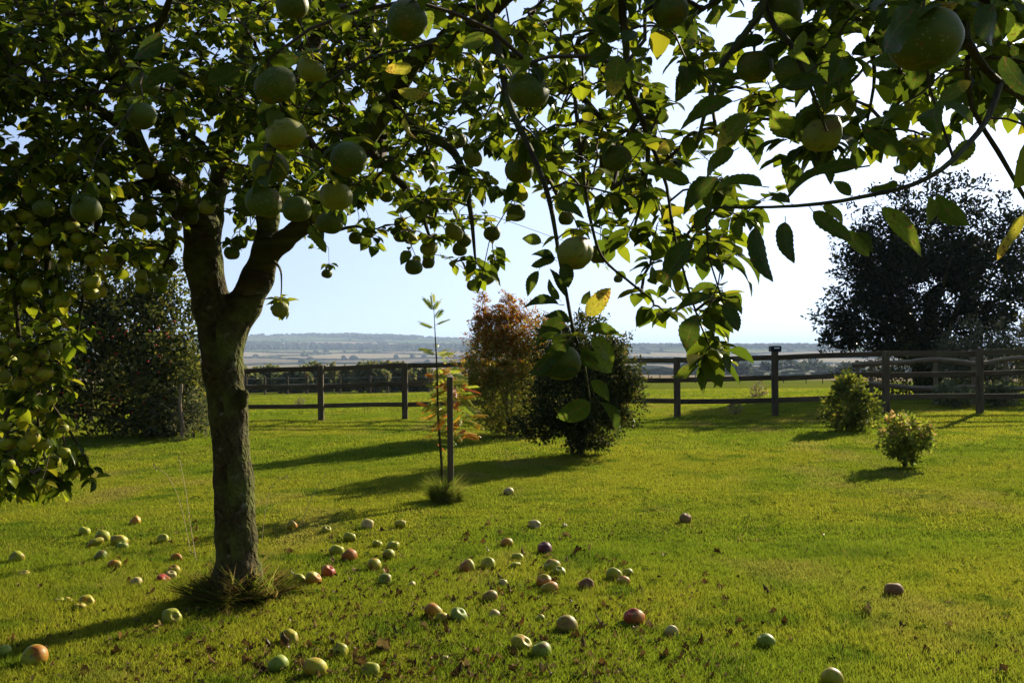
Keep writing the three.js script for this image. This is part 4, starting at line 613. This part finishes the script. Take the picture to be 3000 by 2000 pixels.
{
  // grow: each spur joins the nearest wood already there
  const N = clusters.length, bestD = new Float32Array(N).fill(1e9), best = new Int32Array(N), done = new Uint8Array(N), tn = nodes.map(n => ({ p: n.p, parent: -1, kids: 0 }));
  const relax = (id, q) => { for (let i = 0; i < N; i++) if (!done[i]) { const c = clusters[i].p, dx = c.x - q.x, dy = c.y - q.y, dz = c.z - q.z, e = dx * dx + dy * dy * 1.0 + dz * dz; if (e < bestD[i]) { bestD[i] = e; best[i] = id; } } };
  tn.forEach((n, i) => relax(i, n.p));
  const root = tn.length, order = [];
  for (let k = 0; k < N; k++) { let b = -1, bd = 1e9; for (let i = 0; i < N; i++) if (!done[i] && bestD[i] < bd) { bd = bestD[i]; b = i; } done[b] = 1; const id = tn.length; tn.push({ p: clusters[b].p, parent: best[b], kids: 1, c: clusters[b] }); clusters[b].from = tn[best[b]].p; order.push(id); relax(id, clusters[b].p); }
  for (let i = tn.length - 1; i >= root; i--) if (tn[i].parent >= 0) tn[tn[i].parent].kids += tn[i].kids;
  const gs = [];
  for (let i = root; i < tn.length; i++) { const n = tn[i], a = tn[n.parent].p, b = n.p, L = a.distanceTo(b); if (L < .01) continue; const r1 = .0019 + .0011 * Math.sqrt(n.kids - 1), m1 = a.clone().lerp(b, .35).add(V3(gauss() * .1 * L, .1 * L, gauss() * .1 * L)), m2 = a.clone().lerp(b, .7).add(V3(gauss() * .08 * L, .07 * L, gauss() * .08 * L)); gs.push(tube([TL(a), TL(m1), TL(m2), TL(b)], [r1 * 1.25, r1 * 1.15, r1, r1 * .85], 5)); n.c.dir = b.clone().sub(m2).normalize(); n.c.m1 = m1; n.c.m2 = m2; n.c.L = L; }
  const tw = mesh('twigs', mergeGeometries(gs), twigMat, tree); tw.userData.kind = 'stuff';
}
const LEAFC = [[.06, .088, .005], [.085, .115, .006], [.155, .195, .006], [.05, .075, .005], [.185, .215, .008], [.215, .21, .01]];
const leaves = [];
function addLeaf(p, dir, nor, len, big) { const c = vary(LEAFC[Math.floor(Math.pow(rnd(), 1.15) * 6)], .16, .06); leaves.push({ p, dir: dir.clone().normalize(), nor, len, c, size: len / Math.max(.5, -p.z), k: Math.floor(rnd() * 99) }); }
for (const c of clusters) {
  const ax = (c.dir || V3(0, 1, 0)).clone().multiplyScalar(.6).add(V3(0, c.hang ? -.35 : .1, 0)).normalize(), n = (c.fruit ? 3 : 5) + Math.floor(rnd() * 4), a0 = rr(0, 6.28);
  for (let i = 0; i < n; i++) { const a = a0 + i * 2.4, out = V3(Math.cos(a), 0, Math.sin(a)), dir = out.addScaledVector(ax, .55).add(V3(0, rr(-.75, .25), 0)).add(rdir().multiplyScalar(.25)); addLeaf(c.p.clone().addScaledVector(ax, rr(-.05, .02)), dir, V3(gauss() * .5, 1, gauss() * .5).addScaledVector(ax, .3), rr(.052, .1) * (c.x > 1500 ? 1.18 : 1)); }
  if (c.L > .16) for (let i = 0; i < c.L / .07; i++) { const t = rr(.2, .95), p = t < .5 ? c.from.clone().lerp(c.m1, t * 2) : c.m1.clone().lerp(c.p, (t - .5) * 2); addLeaf(p, rdir().add(V3(0, -.35, 0)), V3(gauss() * .6, 1, gauss() * .6), rr(.045, .085)); }
}
// leaves of the nearest sprays: foot x, y, tip x, y, width, metres away, look, turn about its length
const LT = (g, vein, spot, tip, sd) => tex(128, 256, (u, v) => {
  const x = Math.abs(u - .5) * 2, side = Math.abs(((v * 7.5 - x * 2.2) % 1 + 1) % 1 - .5) * 2, n = fbm(u * 7, v * 14, sd, 4), f = fbm(u * 30, v * 60, sd + 2, 2);
  let c = mix3(g, g.map(y => y * 1.5), clamp(n * 1.4 - .2)); c = mix3(c, vein, (x < .05 ? .75 : 0) + clamp(side * 6 - 5.2) * .32); c = c.map(y => y * (.85 + .3 * f));
  if (tip) c = mix3(c, [.42, .30, .03], clamp((v - tip) * 4 + (n - .5) * 1.5)); if (spot && fbm(u * 9, v * 18, sd + 5, 2) > 1 - spot) c = mix3(c, [.13, .055, .02], .85); return c;
});
const heroMats = [LT([.032, .05, .005], [.075, .092, .015], .22, 0, 1), LT([.05, .076, .006], [.10, .12, .02], .25, 0, 2), LT([.11, .145, .01], [.2, .22, .035], .24, 0, 3), LT([.08, .105, .01], [.15, .17, .03], .26, .62, 4), LT([.21, .19, .015], [.3, .26, .05], .32, .5, 5)].map((map, i) => thinMat({ map, transmission: [.42, .5, .55, .5, .55][i] }));
const heroGeos = [leafGeo({ n: 18, w: .29, fold: .3, curl: .3, serr: .09, wave: .02 }), leafGeo({ n: 18, w: .3, fold: .15, curl: .5, serr: .08, wave: .035 }), leafGeo({ n: 18, w: .27, fold: .5, curl: .4, serr: .09, wave: .03 }), leafGeo({ n: 18, w: .31, fold: .2, curl: -.3, serr: .1, wave: .04 })];
const hero = [
  [1602, 538, 1510, 645, 62, 1.35, 0, .4], [1612, 714, 1550, 806, 62, 1.33, 0, -.4], [1652, 684, 1545, 692, 42, 1.33, 0, .7], [1664, 680, 1690, 768, 42, 1.33, 0, .3], [1735, 500, 1750, 658, 58, 1.3, 0, -.5], [1806, 496, 1795, 602, 54, 1.34, 0, .5], [1700, 492, 1690, 560, 34, 1.36, 1, .2], [1858, 474, 1942, 564, 50, 1.36, 1, .5], [2010, 462, 2126, 568, 54, 1.4, 2, .4], [2148, 425, 2212, 562, 62, 1.42, 1, -.4], [2130, 440, 2150, 520, 40, 1.42, 2, .6], [2356, 480, 2318, 594, 34, 1.5, 4, .6],
  [2108, 352, 1968, 308, 62, 1.4, 0, -.6], [2000, 384, 1780, 374, 56, 1.34, 0, .8], [1768, 432, 1640, 398, 46, 1.4, 1, -.7], [1700, 190, 1622, 148, 52, 2.0, 0, .5], [1926, 196, 1775, 178, 46, 1.9, 0, .7], [2098, 252, 1992, 262, 44, 1.5, 1, .6], [1705, 228, 1560, 262, 58, 1.9, 1, .6], [1420, 112, 1416, 216, 62, 1.7, 3, .2], [1115, 66, 1062, 118, 46, 2.5, 2, .3], [1212, 112, 1204, 196, 32, 2.3, 2, .8], [1246, 132, 1240, 184, 26, 2.4, 2, .4], [955, 150, 884, 172, 38, 2.6, 4, .5], [902, 202, 986, 226, 36, 2.7, 4, .5], [928, 262, 934, 330, 24, 2.6, 4, .7], [880, 235, 850, 262, 30, 3, 2, .3],
  [1415, 108, 1340, 128, 52, 1.75, 0, .5], [1425, 100, 1465, 60, 44, 1.75, 0, -.5], [1420, 96, 1385, 28, 58, 1.75, 0, .5], [1440, 104, 1500, 128, 40, 1.75, 1, .7], [1430, 96, 1330, 58, 48, 1.75, 0, .7],
  [1242, 614, 1204, 676, 32, 2.55, 1, .4], [1290, 692, 1248, 650, 26, 2.5, 1, .5], [1296, 702, 1200, 680, 38, 2.5, 0, .8], [1338, 732, 1408, 668, 50, 2.45, 4, .3], [1330, 700, 1362, 672, 30, 2.5, 1, .6], [1310, 735, 1222, 762, 56, 2.45, 0, .6], [1318, 745, 1250, 710, 40, 2.5, 0, .5], [1322, 770, 1212, 850, 46, 2.4, 0, .4], [1336, 760, 1430, 752, 44, 2.45, 1, .8], [1345, 770, 1438, 832, 54, 2.45, 2, .5], [1340, 780, 1370, 870, 50, 2.4, 1, .5], [1345, 850, 1222, 880, 44, 2.4, 0, .8], [1350, 868, 1405, 912, 40, 2.45, 1, .5], [1365, 915, 1284, 975, 62, 2.35, 1, .3], [1368, 915, 1442, 986, 46, 2.35, 0, .9], [1330, 800, 1400, 865, 46, 2.42, 2, .4], [1302, 690, 1272, 612, 26, 2.55, 0, .4], [1286, 600, 1320, 656, 44, 2.5, 0, .4], [1280, 600, 1228, 570, 34, 2.6, 0, .7], [1284, 590, 1218, 600, 32, 2.6, 1, .6], [1250, 560, 1200, 540, 34, 2.7, 2, .4], [1262, 470, 1350, 470, 44, 2.6, 1, .7], [1268, 460, 1318, 420, 34, 2.6, 2, .5],
  [706, 508, 738, 588, 34, 3.4, 2, .5], [712, 512, 752, 548, 28, 3.4, 1, .6], [745, 390, 690, 352, 46, 2.7, 0, .5], [620, 330, 560, 392, 60, 2.6, 0, .5], [560, 150, 480, 205, 66, 2.5, 0, .5], [590, 130, 690, 148, 56, 2.5, 0, .7], [420, 160, 330, 170, 60, 2.7, 0, .6], [370, 60, 320, 150, 60, 2.7, 0, .4],
  [2120, 5, 1988, 122, 92, 1.25, 0, .4], [2292, -10, 2240, 122, 78, 1.25, 0, -.5], [2300, 110, 2352, 250, 60, 1.4, 0, .6], [2268, 236, 2336, 264, 40, 1.7, 2, .4], [2244, 310, 2196, 382, 48, 1.6, 2, .3], [2190, 300, 2150, 350, 40, 1.6, 1, .5], [2170, 150, 2230, 118, 42, 1.6, 2, .5], [2195, 110, 2170, 60, 36, 1.6, 1, .4], [2150, 230, 2230, 200, 44, 1.6, 3, .5], [2085, 150, 2000, 130, 46, 1.6, 1, .5], [2070, 200, 2010, 150, 36, 1.7, 1, .4], [2085, 405, 2055, 372, 36, 1.38, 0, .4], [2075, 425, 1990, 415, 40, 1.42, 1, .7], [1960, 455, 1920, 410, 34, 1.4, 1, .4], [1880, 470, 1960, 500, 34, 1.42, 2, .5], [1822, 470, 1770, 440, 34, 1.36, 0, .6], [1940, 520, 1985, 590, 40, 1.5, 2, .4], [1962, 530, 2010, 570, 34, 1.5, 0, .5], [1630, 590, 1690, 640, 34, 1.35, 0, .7], [1628, 600, 1660, 610, 30, 1.35, 1, .7], [1628, 560, 1600, 610, 26, 1.38, 1, .4],
  [1735, 250, 1640, 330, 60, 1.9, 3, .4], [1700, 340, 1600, 380, 54, 1.8, 1, .6], [1660, 400, 1560, 470, 60, 1.6, 0, .5], [1600, 430, 1480, 350, 50, 1.9, 1, .7], [1640, 470, 1590, 530, 50, 1.4, 0, .3], [1560, 340, 1500, 330, 50, 2, 4, .5], [1770, 20, 1840, 70, 40, 2, 2, .4], [1900, 60, 1880, 110, 36, 2, 2, .2], [1850, 60, 1830, 130, 34, 2, 2, .4], [1930, 80, 1905, 130, 36, 2.1, 2, .5], [1800, 120, 1860, 130, 34, 2.1, 2, .6]];
const cam = V3(0, EYE, 0);
function heroLeaf(m4, q, look) { const m = mesh('leaf', heroGeos[q % 4], heroMats[look], tree); m.applyMatrix4(m4); return m; }
hero.forEach(([bx, by, tx, ty, w, d, look, turn], i) => {
  const a = P(bx, by, d), b = P(tx, ty, d - .012 + .03 * hash2(i, 7)), dir = b.clone().sub(a), len = dir.length() * 1.06, view = cam.clone().sub(a).normalize(), side = view.clone().cross(dir).normalize(), nor = view.multiplyScalar(Math.cos(turn)).addScaledVector(side, Math.sin(turn) * (i % 2 ? 1 : -1)); if (nor.y < 0 && i % 3) nor.negate();
  heroLeaf(leafMatrix(TL(a), dir, nor, len, w * d / FV / (len * .6) * .92), i, look);
});
leaves.sort((a, b) => b.size - a.size);
const inFrame = l => { const d = -l.p.z, x = 1176 + l.p.x * FV / d, y = 792 - (l.p.y - EYE) * FV / d; return x > -20 && x < 2372 && y > -20 && y < 1570; };
let left = 295 - hero.length; const rest = [];
for (const l of leaves) if (left > 0 && inFrame(l)) { left--; heroLeaf(leafMatrix(TL(l.p), l.dir, l.nor, l.len), l.k, l.k % 5 === 4 ? (l.k % 3 ? 2 : 4) : l.k % 4 === 3 ? 2 : l.k % 3 === 0 ? 0 : 1); } else rest.push(l);
scatter('foliage', [leafGeo({ n: 4, w: .29, fold: .3, curl: .2 }), leafGeo({ n: 4, w: .31, fold: .15, curl: .4 }), leafGeo({ n: 4, w: .27, fold: .5, curl: .1 })], thinMat({ transmission: .58, clearcoat: .14, clearcoatRoughness: .22 }), rest.map(l => ({ m: leafMatrix(TL(l.p), l.dir, l.nor, l.len), c: l.c })), tree);

const stalkGeo = tube([V3(0, .26, 0), V3(.02, .45, 0), V3(.06, .66, .02)], [.024, .02, .026], 5);
hung.forEach(([x, y, w, cm, k = 0], i) => {
  const { s, p, e } = fruit[i], m = mesh('apple', appleGeos[i % 4], appleMats[k === 1 ? (i % 3 ? 'lime' : i % 2 ? 'yellow' : 'ripening') : k === 2 ? 'yellow' : k === 3 ? 'orange' : (i % 4 === 3 ? 'ripening' : 'unripe')], tree);
  m.position.copy(TL(p)); m.scale.set(s, s * rr(.94, 1.05), s); m.rotation.copy(e); mesh('stalk', stalkGeo, twigMat, m);
});
const renderer = new THREE.WebGLRenderer({ antialias: true });
renderer.toneMapping = THREE.LinearToneMapping; renderer.toneMappingExposure = EXPOSURE;
renderer.shadowMap.enabled = true;
renderer.render(scene, camera);
